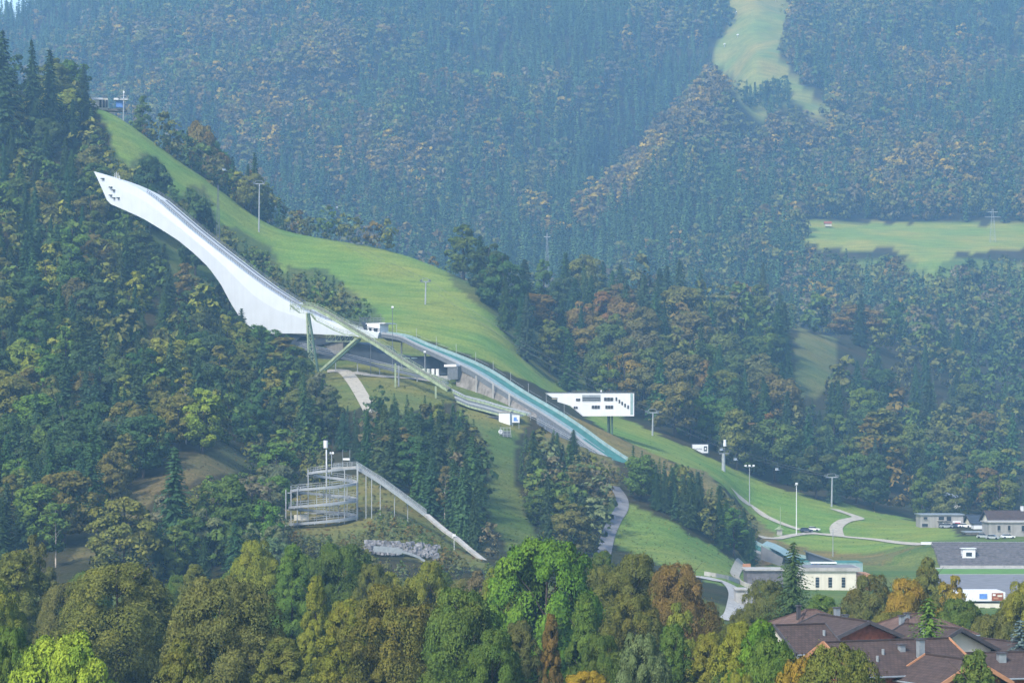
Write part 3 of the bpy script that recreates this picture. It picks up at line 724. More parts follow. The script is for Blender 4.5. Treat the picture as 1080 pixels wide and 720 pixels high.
win(607.5, 612.2, 420.0, 422.8, 2); win(605, 609.6, 428.4, 431.0, 2)
a = jw(614, 416.2); b2 = jw(633.3, 423); c = (a+b2)/2
wb = MB().box(c-Vector((0, 0.04, 0)), (b2.x-a.x, 0.3, a.z-b2.z)).build('window_band', M['zinc'], jt)
for k in range(2):
    mb = MB()
    a = jw(614.4, 418.9+1.9*k); b2 = jw(632.9, 420.1+1.9*k); c = (a+b2)/2; mb.box(c-Vector((0, 0.22, 0)), (b2.x-a.x, 0.04, a.z-b2.z)); mb.build('pane', M['glass'], wb)
win(637, 647, 419, 422.6, 3); win(624, 633, 427.4, 430.8, 3); win(638.4, 647, 427.4, 430.8, 3)
for x, y in ((650, 420.6), (653.2, 423.2), (656.1, 425.2), (659.2, 427.2), (662.4, 429)): win(x-0.85, x+0.85, y-1.8, y+1.8)
for dx, d in ((641.6, 2.5), (643.2, 5), (645.8, 2.5)):
    q = jw(dx, 438.5)+Vector((0, d, 0)); MB().tube(q+Vector((0, 0, 0.1)), Vector((q.x, q.y, gz(q.x, q.y)-1)), 0.32).build('leg', M['dkgreen_steel'], jt)
mb = MB(); a = jw(605, 412.2)+Vector((0, 6, 0)); b2 = jw(662, 412.2)+Vector((0, 6, 0)); mb.bar(a, b2, 0.07, 0.08)
for k in range(12): q = a.lerp(b2, k/11); mb.bar(q-Vector((0, 0, 0.6)), q, 0.07, 0.07)
mb.build('roof_railing', M['greysteel'], jt)
MB().tube(jw(634.5, 414)+Vector((0, 4, 0)), jw(634.5, 411)+Vector((0, 4, 0)), 0.25).build('vent_pipe', M['white2'], jt)

# ------------------------------------------------------------------ spiral ramp
SD = 722.0
ramp_o = thing('spiral_ramp', 'galvanised steel spiral ramp of three turns on slim columns with a straight descending arm', 'ramp', W(341, 556, SD))
sc_ = SD/F; C0 = Vector(((341-540)*sc_, SD, 0)); RR = 36.5*sc_
def zpy(py): return HC+(HZ-py)*sc_
# front-left start low, rises towards the right across the front, then back round
TURN = []
n_t = 3.3
z_lo = zpy(552); z_hi = zpy(493)
for k in range(int(n_t*48)+1):
    u = k/(n_t*48); an = math.pi+0.2+u*n_t*2*math.pi      # counter-clockwise from the left, through the front
    TURN.append((an, z_lo+(z_hi-z_lo)*u))
def hel(an, z, r):
    u = min(1, max(0, ((z-z_lo)/(z_hi-z_lo)-0.55)/0.25)); u = u*u*(3-2*u); k = 0.27*u
    return Vector((C0.x+RR*k+r*(1-k)*math.cos(an), C0.y+r*(1-k)*math.sin(an), z))
end_an = TURN[-1][0]
inn = [hel(a, z, RR-1.9) for a, z in TURN]; outr = [hel(a, z, RR) for a, z in TURN]
mb = MB(); mb.strip(inn, outr); mb.strip([q-Vector((0, 0, 0.35)) for q in inn], [q-Vector((0, 0, 0.35)) for q in outr])
mb.strip(outr, [q-Vector((0, 0, 0.35)) for q in outr]); mb.strip(inn, [q-Vector((0, 0, 0.35)) for q in inn])
mb.build('ramp_deck', M['pale_concrete'], ramp_o)
for nm, pts in (('edge_beam', outr), ('edge_beam', inn)):
    mb = MB()
    for i in range(len(pts)-1): mb.bar(pts[i]-Vector((0, 0, 0.25)), pts[i+1]-Vector((0, 0, 0.25)), 0.14, 0.62)
    mb.build(nm, M['steel'], ramp_o)
    mb = MB()
    for i in range(len(pts)-1):
        for hh in (0.55, 1.1): mb.bar(pts[i]+Vector((0, 0, hh)), pts[i+1]+Vector((0, 0, hh)), 0.05, 0.07)
        if i % 3 == 0: mb.bar(pts[i], pts[i]+Vector((0, 0, 1.1)), 0.05, 0.05)
    mb.build('railing', M['steel'], ramp_o)
for k in range(9):
    an = 0.35+k*2*math.pi/9; zt = max(z for a, z in TURN if abs(((a-an+math.pi) % (2*math.pi))-math.pi) < 0.3)
    q = hel(an, zt-0.3, RR+0.35)
    if math.cos(an) < -0.2: zt = z_lo+(z_hi-z_lo)*0.62; q = hel(an, zt, RR+0.35)
    MB().bar(Vector((q.x, q.y, gz(q.x, q.y)-0.6)), q+Vector((0, 0, 0.5)), 0.22, 0.22).build('column', M['steel'], ramp_o)
    for a, z in TURN:
        if abs(((a-an+math.pi) % (2*math.pi))-math.pi) < 0.066: MB().bar(hel(an, z-0.6, RR+0.3), hel(an, z-0.6, RR-2.1), 0.2, 0.25).build('cross_beam', M['steel'], ramp_o)
for dx, top in ((307, 517), (301.5, 516), (325, 495)):
    q = W(dx, top, SD-2); MB().bar(Vector((q.x, q.y, gz(q.x, q.y)-0.5)), q, 0.25, 0.25).build('column', M['steel'], ramp_o)
# elevator-like mesh box inside
mb = MB()
for x in (334, 341, 352, 357):
    a = W(x, 512, SD+3); mb.bar(a, W(x, 556, SD+3), 0.15, 0.15)
for y in (515, 524, 533, 542): mb.bar(W(334, y, SD+3), W(357, y, SD+3), 0.15, 0.2)
mb.build('inner_frame', M['zinc'], ramp_o)
MB().tube(W(332, 541.5, SD+1), W(332, 540.5, SD+1), 2.6, n=20).build('round_platform', M['pale_concrete'], ramp_o)
MB().box(W(318, 545.5, SD-3), (3.6, 2, 1.3)).build('entrance_block', M['cream'], ramp_o)
# the straight arm
arm = [W(352, 493, SD+6), W(376, 491.5, SD+3), W(402, 507.5, SD), W(425, 524, SD-2), W(450, 542.5, SD-4)]
mb = MB()
for i in range(4): mb.bar(arm[i]-Vector((0, 0, 0.2)), arm[i+1]-Vector((0, 0, 0.2)), 2.4, 0.35)
mb.build('ramp_arm', M['pale_concrete'], ramp_o)
mb = MB()
for o_ in (-1.25, 1.25):
    for i in range(4):
        a = arm[i]+Vector((0, o_, 0)); b2 = arm[i+1]+Vector((0, o_, 0)); mb.bar(a-Vector((0, 0, 0.3)), b2-Vector((0, 0, 0.3)), 0.15, 0.8)
        for hh in (0.5, 0.8, 1.15): mb.bar(a+Vector((0, 0, hh)), b2+Vector((0, 0, hh)), 0.05, 0.07)
        for k in range(5): q = a.lerp(b2, k/5); mb.bar(q, q+Vector((0, 0, 1.15)), 0.06, 0.06)
mb.build('railing', M['zinc'], ramp_o)
for x, y in ((386, 498), (392, 501), (401, 507), (416, 517.5), (430, 528)):
    q = W(x, y+2.5, SD-0.5); MB().bar(q, Vector((q.x, q.y, gz(q.x, q.y)-0.5)), 0.2, 0.2).build('column', M['steel'], ramp_o)
MB().bar(W(377, 489, SD), W(377, 547, SD), 0.4, 0.4).build('column', M['steel'], ramp_o)
# the concrete channel carrying on down the mound
ch = thing('concrete_channel', 'narrow pale concrete channel running straight down the grassy mound', 'channel', G(480, 563, 640, 800))
pts = [W(450, 543, 717), W(458, 550, 712), W(470, 560, 706), (W(482, 568, 700)), W(496, 580, 693), W(514, 594, 685)]
mb = MB()
for i in range(len(pts)-1): mb.bar(pts[i], pts[i+1], 1.3, 0.55)
mb.build('channel_body', M['pale_concrete'], ch)
# low rock wall and curved white basin
rk = thing('rock_wall', 'low dry wall of grey boulders at the foot of the mound', 'wall', W(430, 590, 668))
mb = MB(); r_ = random.Random(5)
for i in range(230):
    u = r_.random(); v_ = r_.random(); x = 386+u*78; yt = 570+4*u+10*max(0, u-0.75); y = yt+v_*13
    q = W(x, y, 672-v_*4+r_.uniform(-.4, .4)); s_ = r_.uniform(0.4, 0.95)
    i0_ = len(mb.v)
    mb.box(q, (s_*1.3, s_, s_*0.9), r_.uniform(0, 3))
    for k in range(i0_, len(mb.v)): mb.v[k] = mb.v[k]+Vector((r_.uniform(-.12, .12), r_.uniform(-.12, .12), r_.uniform(-.12, .12)))
mb.build('boulders', M['rock'], rk)
ba = thing('white_basin', 'curved white low wall of a basin in front of the boulders', 'basin wall', W(418, 588, 660))
bp1 = [(394, 578.5), (405, 579), (415, 580), (424, 581.5), (433, 584), (441, 587), (448, 591.5)]
mb = MB()
for i in range(len(bp1)-1): mb.bar(W(*bp1[i], 660), W(*bp1[i+1], 660), 0.5, 1.3 if i < 3 else 0.5)
mb.build('basin_rim', M['zinc'], ba)
# sign mast and gate above the spiral
ms = thing('water_tank_mast', 'slender pole with a white cylindrical tank above the spiral ramp', 'mast', W(343.5, 500, SD+8))
MB().tube(W(344.3, 512, SD+8), W(344.3, 474, SD+8), 0.18).build('pole', M['white2'], ms); MB().tube(W(343.5, 472.2, SD+8), W(343.5, 464.3, SD+8), 0.55, n=14).build('tank', M['white2'], ms)
ms = thing('floodlight_mast', 'short lamp pole with two round floodlights above the spiral ramp', 'lamp mast', W(349.5, 500, SD+9))
MB().tube(W(349.8, 500, SD+9), W(349.8, 478, SD+9), 0.12).build('pole', M['steel'], ms)
for dx in (-1.3, 1.3): MB().tube(W(349.8+dx, 477.5, SD+8.7), W(349.8+dx, 477.5, SD+9.2), 0.3, n=10).build('lamp_head', M['white2'], ms)
gt = thing('start_gate', 'open square gate frame with a white banner at the top of the ramp', 'gate', W(365, 492, SD+8))
for x in (361.4, 369): MB().bar(W(x, 492, SD+8), W(x, 474, SD+8), 0.16, 0.16).build('post', M['greysteel'], gt)
MB().box(W(365.3, 484, SD+8), (1.7, 0.15, 0.5)).build('banner', M['white2'], gt)
# ------------------------------------------------------------------ lift pylons, masts, chairs
def pylon(loc, h, label, wid=4.2, tubes=0.36, cabin=False):
    o = thing('lift_pylon', label, 'lift pylon', loc, 0.25, 'chairlift pylons on the slopes')
    MB().tube((0, 0, -1), (0.25, 0, h), tubes, tubes*0.7, 10).build('pole', M['steel'], None).parent = o
    mb = MB(); mb.bar((-wid/2, 0, h), (wid/2+0.3, 0, h), 0.35, 0.4); mb.build('cross_arm', M['steel'], None).parent = o
    for s_ in (-1, 1):
        mb = MB(); mb.bar((s_*wid/2, -1.6, h+0.35), (s_*wid/2, 1.6, h+0.35), 0.3, 0.45)
        for k in range(5): mb.tube((s_*wid/2-0.12, -1.4+0.7*k, h+0.5), (s_*wid/2+0.12, -1.4+0.7*k, h+0.5), 0.26, n=8)
        mb.build('sheave_train', M['greysteel'], None).parent = o
    mb = MB(); mb.bar((-wid*0.42, 0, h), (-wid*0.3, 0, h+1.3), 0.12, 0.12); mb.bar((wid*0.42, 0, h), (wid*0.3, 0, h+1.3), 0.12, 0.12); mb.bar((-wid*0.3, 0, h+1.3), (wid*0.3, 0, h+1.3), 0.12, 0.12)
    mb.build('service_gantry', M['steel'], None).parent = o
    return o
def onground(px, py, D=None, d0=600, d1=1400):
    if D: return Vector(((px-540)*D/F, D, gz((px-540)*D/F, D)))
    return G(px, py, d0, d1)
PY = []
for px, pb, pt, lab, D, wd in (
    (130, 125, 104, 'highest chairlift pylon beside the hilltop station', 1290, 4.2),
    (273, 230, 194, 'chairlift pylon rising from the upper meadow in front of the trees', 1235, 4.6),
    (448.5, 321, 297, 'chairlift pylon standing alone on the middle of the green meadow', None, 3.4),
    (688, 459, 435, 'chairlift pylon just beyond the white judges building', None, 4.2),
    (877, 534, 503, 'chairlift pylon where the dirt path bends on the lower meadow', None, 4.4),
    (707, 555, 531, 'lift pylon half hidden by the dark spruces above the lower slope', 875, 4.0)):
    g_ = onground(px, pb, D); ztop = HC+(HZ-pt)*g_.y/F
    PY.append(pylon(g_, ztop-g_.z, lab, wd))
# big beam pylon with tank on top
g_ = onground(763, 0, 1045); zt = HC+(HZ-478)*g_.y/F
big = thing('beacon_mast', 'thick grey lift mast topped by a white cylindrical beacon', 'mast', g_)
MB().tube(g_-Vector((0, 0, 1)), Vector((g_.x, g_.y, zt)), 0.75, 0.6, 12).build('pole', M['steel'], big)
MB().tube(Vector((g_.x+0.5, g_.y, zt+2.6)), Vector((g_.x+0.5, g_.y, zt+5.0)), 0.6, 0.45, 12).build('beacon', M['white2'], big)
mb = MB(); mb.bar(Vector((g_.x-1.5, g_.y, zt)), Vector((g_.x+2.0, g_.y, zt)), 0.8, 0.5); mb.bar(Vector((g_.x+0.5, g_.y, zt)), Vector((g_.x+0.5, g_.y, zt+2.7)), 0.25, 0.25); mb.bar(Vector((g_.x-1.4, g_.y, zt)), Vector((g_.x-1.9, g_.y, zt+1.1)), 0.2, 0.2); mb.bar(Vector((g_.x+2, g_.y, zt)), Vector((g_.x+2.5, g_.y, zt+1.3)), 0.2, 0.2)
mb.build('head_platform', M['greysteel'], big)
# haul ropes: two per lift, sagging between pylon heads
def rope(a, b, sag, name='haul_rope', r=0.05):
    mb = MB(); n = 14; prev = None
    for k in range(n+1):
        u = k/n; q = a.lerp(b, u)-Vector((0, 0, sag*4*u*(1-u)))
        if prev is not None: mb.tube(prev, q, r, n=5, cap=False)
        prev = q
    return mb
seq = [PY[0], PY[1], PY[2], PY[3], PY[4]]
def head(o, s_): return o.location+Matrix.Rotation(0.25, 3, 'Z')@Vector((s_*2.1, 0, 0))
tops = [125, 0]
HT = [104, 194, 297, 435, 503]
chair_spots = []
for s_ in (-1, 1):
    mb = MB()
    for i in range(4):
        a = head(seq[i], s_); b2 = head(seq[i+1], s_)
        a = Vector((a.x, a.y, HC+(HZ-HT[i]+1.5)*a.y/F)); b2 = Vector((b2.x, b2.y, HC+(HZ-HT[i+1]+1.5)*b2.y/F))
        r_ = rope(a, b2, 3.5, r=0.045); k = len(mb.v); mb.v += r_.v; mb.f += [tuple(x+k for x in f) for f in r_.f]
        chair_spots.append((i, s_, a, b2))
    o = mb.build('haul_rope', M['cable']); tag(o, 'haul rope of the chairlift on the %s side of the pylons' % ('valley' if s_ > 0 else 'uphill'), 'cable')
    o['label'] = 'thin steel lift rope hung on the %s arm tips of the meadow pylons' % ('right' if s_ > 0 else 'left')
# chairs
def make_chair():
    o = thing('lift_chair', '', 'lift chair', (0, 0, 0), 1.0, 'empty chairs hanging from the lift rope')
    MB().box((0, 0, -2.6), (2.2, 0.55, 0.14)).build('seat', M['white2'], None).parent = o
    MB().box((0, 0.3, -2.2), (2.2, 0.1, 0.75)).build('backrest', M['white2'], None).parent = o
    mb = MB(); mb.bar((0, 0, 0), (0, 0.25, -1.5), 0.1, 0.1); mb.bar((-1.1, 0.25, -1.5), (1.1, 0.25, -1.5), 0.09, 0.09)
    mb.bar((-1.1, 0.25, -1.5), (-1.1, 0, -2.6), 0.08, 0.08); mb.bar((1.1, 0.25, -1.5), (1.1, 0, -2.6), 0.08, 0.08)
    mb.build('hanger', M['greysteel'], None).parent = o
    return o
ch0 = make_chair(); first = True
for (i, s_, u, lab) in ((3, 1, 0.36, 'white lift chair against the dark trees right of the display board'), (3, 1, 0.67, 'white lift chair over the dark gully left of the lowest meadow pylon'),
                        (0, 1, 0.3, 'uppermost lift chair below the hilltop station'), (0, 1, 0.72, 'lift chair just uphill of the upper meadow pylon'), (3, -1, 0.5, 'lift chair beside the thick beacon mast')):
    a, b2 = [(q[2], q[3]) for q in chair_spots if q[0] == i and q[1] == s_][0]
    q = a.lerp(b2, u)-Vector((0, 0, 3.5*4*u*(1-u)))
    if first: ch0.location = q; ch0['label'] = lab; first = False
    else: copy_tree(ch0, q, label=lab)
# floodlight and lamp masts
def mast(px, pb, pt, lab, D=None, r=0.2, heads=2, m='steel'):
    g_ = onground(px, pb, D); zt = HC+(HZ-pt)*g_.y/F
    o = thing('floodlight_mast', lab, 'lamp mast', g_, 0, None)
    MB().tube(g_-Vector((0, 0, 1)), Vector((g_.x, g_.y, zt)), r, r*0.6, 8).build('pole', M[m], o)
    if heads:
        MB().bar(Vector((g_.x-0.5*heads, g_.y, zt)), Vector((g_.x+0.5*heads, g_.y, zt)), 0.15, 0.2).build('cross_arm', M[m], o)
        for k in range(heads):
            x = g_.x+(k-(heads-1)/2)*1.4; mb = MB(); mb.box((x, g_.y-0.3, zt+0.4), (0.75, 0.4, 0.6)); mb.build('lamp_head', M['white2'], o)
    return o
mast(790.5, 532, 492, 'tall floodlight mast with a three-armed head beside the upper dirt path', None, 0.2, 3)
mast(840, 559, 511, 'thin floodlight mast with a small head above the parked car', 975, 0.2, 1, 'white2')
mast(878.5, 589, 557, 'slim post standing behind the green roofed pavilion', 930, 0.15, 0)
mast(702, 492, 470, 'short pale lamp post on the slope left of the display board', 1060, 0.12, 1, 'white2')
mast(823, 562, 534, 'pale green post with a small box left of the parked car', 985, 0.14, 0, 'green_steel')
mast(479, 585, 566, 'small white post beside the concrete channel', 700, 0.09, 1, 'white2')
mast(311, 462, 446, 'short white marker post standing left of two posts between the trees', 880, 0.1, 0, 'white2')
for px, pb, pt in ((440, 418, 385), (448, 396, 372), (416, 372, 356), (413, 391, 372)):
    pass
mast(414, 386, 325, 'tall dark lamp mast beside the take-off cabin', 990, 0.16, 1, 'greysteel')
mast(448, 405, 372, 'thin grey lamp mast in front of the podium columns', 984, 0.12, 1)
mast(391, 394, 356, 'grey post standing under the take-off left of the podium', 985, 0.14, 0, 'greysteel')
def lattice(px, pb, pt, lab, D, w=1.2, m='greysteel', arms=()):
    g_ = onground(px, pb, D); zt = HC+(HZ-pt)*g_.y/F; h = zt-g_.z
    o = thing('lattice_mast', lab, 'lattice mast', g_)
    for sx, sy in ((-1, -1), (1, -1), (1, 1), (-1, 1)):
        MB().bar(g_+Vector((sx*w, sy*w, -1)), g_+Vector((sx*w*0.2, sy*w*0.2, h)), 0.11, 0.11).build('leg', M[m], o)
    mb = MB(); n = 9
    for k in range(n):
        for (ax_, ay), (bx, by) in (((-1, -1), (1, -1)), ((1, -1), (1, 1)), ((1, 1), (-1, 1)), ((-1, 1), (-1, -1))):
            u0 = k/n; u1 = (k+1)/n; w0 = w*(1-0.8*u0); w1 = w*(1-0.8*u1)
            mb.bar(g_+Vector((ax_*w0, ay*w0, h*u0)), g_+Vector((bx*w1, by*w1, h*u1)), 0.06, 0.06); mb.bar(g_+Vector((ax_*w1, ay*w1, h*u1)), g_+Vector((bx*w1, by*w1, h*u1)), 0.06, 0.06)
    mb.build('bracing', M[m], o)
    for hz_, wa in arms:
        MB().bar(g_+Vector((-wa, 0, h*hz_)), g_+Vector((wa, 0, h*hz_)), 0.3, 0.35).build('cross_arm', M[m], o)
    return o
lattice(230, 238, 195, 'grey lattice mast standing in front of the upper meadow', 1150, 0.9)
lattice(1047, 262, 220, 'pale lattice power pylon on the far plateau meadow', 2230, 2.2, 'steel', ((0.75, 6), (0.9, 4)))
lattice(577, 320, 246, 'greenish lattice mast rising out of the forest behind the meadow', 1460, 1.2, 'steel', ((0.95, 1.6),))

# display board beyond the meadow crest
sc = thing('display_board', 'white rectangular display board with faint grey text and a dark square at its right end', 'display board', W(738.5, 486, 1075))
YD = 1075.0
MB().box(W(738.4, 473, YD), (6.6, 0.5, 3.9)).build('frame', M['dark'], sc)
pn = MB().box(W(738.4, 473, YD)-Vector((0, 0.28, 0)), (5.8, 0.06, 3.1)).build('panel', M['white2'], sc)
mb = MB(); mb.box(W(744, 473, YD)-Vector((0, 0.33, 0)), (1.2, 0.04, 1.9)); mb.build('dark_square', M['dark'], pn)
mb = MB(); mb.box(W(744, 473, YD)-Vector((0, 0.37, 0)), (0.5, 0.04, 0.7)); mb.build('square_mark', M['white2'], pn)
for k, (x, w_) in enumerate(((732.7, .35), (734, .3), (735.2, .45), (736.7, .3), (738, .35), (739.4, .45))):
    mb = MB(); mb.box(W(x, 473.2+0.2*(k % 2), YD)-Vector((0, 0.33, 0)), (w_, 0.04, 0.55)); mb.build('letter', M['zinc'], pn)
for x in (733.5, 743.5):
    q = W(x, 478, YD); MB().bar(q, Vector((q.x, q.y, gz(q.x, q.y)-1)), 0.3, 0.3).build('post', M['greysteel'], sc)
cn = thing('equipment_container', 'small pale grey slanted container at the edge of the meadow', 'container', W(749, 513, 985))
p = [W(743.5, 507.0, 985), W(752.6, 507.0, 985), W(752.6, 513.8, 985), W(748.5, 511.5, 985)]
MB().prism(p, (0, 2.6, 0)).build('container_body', M['zinc'], cn)
MB().box(W(753, 509, 985)+Vector((0.1, 1.3, 0)), (0.3, 2.4, 1.6)).build('door', M['dark'], cn)
gh = thing('green_hut', 'tiny green roofed hut standing by the path left of the parked car', 'hut', G(822, 564, 900, 1050))
gl_ = gh.location
MB().box(gl_+Vector((0, 0, 0.9)), (1.8, 1.6, 1.9)).build('hut_body', M['pale_concrete'], gh)
MB().prism([gl_+Vector((-1.6, -1.2, 1.8)), gl_+Vector((1.6, -1.2, 1.8)), gl_+Vector((0, -1.2, 2.9))], (0, 2.6, 0)).build('roof', M['green_steel'], gh)

# parked cars
def car(loc, rz, paint, lab, grp):
    o = thing('parked_car', lab, 'car', loc, rz, grp)
    prof = [(-2.2, 0.3), (2.2, 0.3), (2.25, 0.75), (1.35, 0.92), (-1.95, 0.98), (-2.25, 0.75)]
    mb = MB(); mb.prism([(x, -0.88, z) for x, z in prof], (0, 1.76, 0)); mb.build('body', paint).parent = o
    mb = MB(); v_ = [(-1.8, 0.97), (-1.35, 1.42), (0.35, 1.45), (1.15, 0.93)]
    mb.prism([(x, -0.74, z) for x, z in v_], (0, 1.48, 0)); cab_ = mb.build('cabin_glass', M['glass']); cab_.parent = o
    MB().box((-0.5, 0, 1.46), (1.7, 1.4, 0.06)).build('roof', paint).parent = o
    for x in (-1.35, 1.4):
        for y in (-0.88, 0.88):
            MB().tube((x, y-0.1, 0.32), (x, y+0.1, 0.32), 0.33, n=14).build('wheel', M['tyre']).parent = o
    for y in (-0.6, 0.6): MB().box((2.26, y, 0.7), (0.06, 0.35, 0.14)).build('headlight', M['white2']).parent = o
    return o
M['car_dark'] = mat('dark_blue_car_paint', (0.04, 0.055, 0.10), 0.3, spec=0.6); M['car_white'] = mat('white_car_paint', (0.7, 0.7, 0.7), 0.3, spec=0.6)
M['car_silver'] = mat('silver_car_paint', (0.40, 0.43, 0.46), 0.3, metal=0.4)
q = G(850, 561.5, 900, 1100, 0.3); car(q, 0.15, M['car_dark'], 'dark blue car parked on the gravel junction below the meadow', 'cars on the gravel junction')
q = G(858, 560.5, 900, 1100, 0.3); car(q, -0.3, M['car_white'], 'white fronted car touching the dark blue one on the gravel junction', 'cars on the gravel junction')
for px, D, p_, lab in ((1037, 945, 'car_silver', 'silver car parked left in front of the grey blocky house'), (1047, 938, 'car_silver', 'pale car angled between two others behind the stadium terrace'), (1063, 942, 'car_white', 'white car parked at the foot of the grey blocky house'), (1010, 1004, 'car_dark', 'dark car at the entrance stairs of the two-storey grey house'), (998, 1000, 'car_silver', 'silver car parked left of the entrance stairs of the grey house'), (1017, 1003, 'car_white', 'white car right of the dark car beside the grey house')):
    x = (px-540)*D/F; car(Vector((x, D, gz(x, D)+0.1)), random.uniform(-0.6, 0.6), M[p_], lab, 'cars parked among the houses by the stadium')

# hilltop station
tsn = thing('hilltop_station', 'small pale lift station building with white roof at the top of the green slope', 'lift station', W(110, 117, 1296))
YT = 1296.0
MB().box(W(104.5, 110.5, YT), (8, 6, 5.2), 0.1).build('station_body', M['cream'], tsn)
MB().box(W(101.5, 105.2, YT), (6, 7.5, 0.9), 0.1).build('roof', M['white2'], tsn)
for x in (106, 109.5, 112.5): MB().box(W(x, 109.5, YT-3.3), (1.0, 0.3, 3.4)).build('opening', M['glass'], tsn)
MB().box(W(118, 116.5, YT), (13, 5, 1.0), 0.05).build('terrace', M['concrete'], tsn)
dk = thing('lift_shelter', 'open lift shelter with pale roof and thin mast right of the hilltop station', 'lift shelter', W(127, 117, 1294))
MB().box(W(127.5, 105.2, 1294), (6.0, 5, 0.9), 0.1).build('roof', M['white2'], dk)
MB().box(W(126.5, 110, 1294), (3.4, 3, 3.2), 0.1).build('machine_room', M['blue'], dk)
for x in (124, 131): MB().bar(W(x, 105.5, 1294), W(x, 117, 1294), 0.25, 0.25).build('post', M['steel'], dk)
MB().tube(W(130.4, 105, 1294), W(130.4, 96.5, 1294), 0.16, 0.08).build('mast', M['white2'], dk)
MB().box(W(130.5, 97.2, 1294), (0.7, 0.4, 0.9)).build('beacon', M['white2'], dk)
# far hut with red roof
fh = thing('mountain_hut', 'small red roofed hay hut on the far plateau meadow', 'hut', W(873.5, 238, 2300))
q = W(873.5, 237.2, 2300)
MB().box(q, (5, 4, 2)).build('hut_body', M['cream'], fh)
mb = MB(); mb.quad(q+Vector((-3.4, -2.6, 0.8)), q+Vector((3, -2.6, 0.8)), q+Vector((3, 0, 2.8)), q+Vector((-3.4, 0, 2.8))); mb.quad(q+Vector((-3.4, 2.6, 0.8)), q+Vector((3, 2.6, 0.8)), q+Vector((3, 0, 2.8)), q+Vector((-3.4, 0, 2.8)))
mb.build('roof', M['timber'], fh)
fh = thing('barn', 'pale roofed barn in the small clearing behind the upper meadow', 'barn', W(351, 222, 2250))
q = W(351, 221.5, 2250); MB().box(q, (6, 5, 3)).build('barn_body', M['timber'], fh); MB().box(q+Vector((0, 0, 2)), (8, 7, 1)).build('roof', M['white2'], fh)
for px, py, lab in ((776, 16, 'snow cannon near the top of the far ski run'), (778, 40, 'snow cannon beside the left edge of the far ski run'), (764, 50, 'lowest pale snow cannon at the left trees of the far ski run'), (818, 2, 'snow cannon at the upper right edge of the far ski run')):
    g_ = G(px, py, 2550, 3500); o = thing('snow_cannon', lab, 'snow cannon', g_, 0, 'snow cannons on the far ski run')
    MB().tube(g_, g_+Vector((0, 0, 3)), 0.25).build('mast', M['steel'], o); MB().tube(g_+Vector((-1.0, 0, 3)), g_+Vector((1.0, 0, 3.5)), 0.55, 0.75, 10).build('barrel', M['white2'], o)

# ------------------------------------------------------------------ stadium and valley buildings
def boxw(name, m, parent, x0, x1, z0, z1, y0, y1):
    return MB().box(((x0+x1)/2, (y0+y1)/2, (z0+z1)/2), (x1-x0, y1-y0, z1-z0)).build(name, M[m], parent)
def X(px, D): return (px-540)*D/F
st = thing('stadium_stand', 'long dark terraced stadium stand with a bright white top rim', 'stand', (X(1050, 895), 895, -5))
x0 = X(984, 900); x1 = X(1330, 900)
mb = MB(); rows = 12
for k in range(rows):
    y = 886+k*1.5; z = -7.4+k*0.55
    mb.quad((x0, y, z), (x1, y, z), (x1, y, z+0.55), (x0, y, z+0.55)); mb.quad((x0, y, z+0.55), (x1, y, z+0.55), (x1, y+1.5, z+0.55), (x0, y+1.5, z+0.55))
mb.quad((x0, 886, -8), (x0, 904, -8), (x0, 904, -1), (x0, 886, -7.4)); mb.build('seat_terraces', M['stand'], st)
boxw('top_rim', 'white2', st, x0-3, x1, -1.65, -0.85, 904.3, 906)
boxw('front_rail', 'pale_concrete', st, x0, x1, -8.1, -7.2, 884.6, 885.2)
bx = thing('announcer_booth', 'white square booth with a dark window set into the stadium terraces', 'booth', (X(1021, 890), 890, -4))
bq = Vector((X(1021, 893), 893, HC+(HZ-583)*893/F))
MB().box(bq, (3.9, 3.5, 2.9)).build('booth_body', M['white2'], bx); MB().box(bq-Vector((0, 1.76, 0.3)), (1.8, 0.1, 1.2)).build('window', M['glass'], bx); MB().box(bq+Vector((0, 0, 1.5)), (4.6, 4.2, 0.2)).build('roof', M['white2'], bx)
# pitch strip and asphalt apron (sheets on the sunken arena floor)
def sheet(name, m, px0, px1, y0, y1, z, kind='structure'):
    o = MB().quad((X(px0, y0), y0, z), (X(px1, y0), y0, z), (X(px1, y1), y1, z), (X(px0, y1), y1, z)).build(name, M[m]); tag(o, None, None, None, kind); return o
sheet('arena_pitch', 'turf', 975, 1330, 846, 878, -7.85)
sheet('pitch_edge_path', 'pale_concrete', 975, 1330, 878, 886, -7.86)
sheet('arena_apron', 'asphalt', 985, 1330, 715, 844, -7.85)
sheet('pitch_edge_path', 'pale_concrete', 975, 1330, 843.9, 846, -7.83)
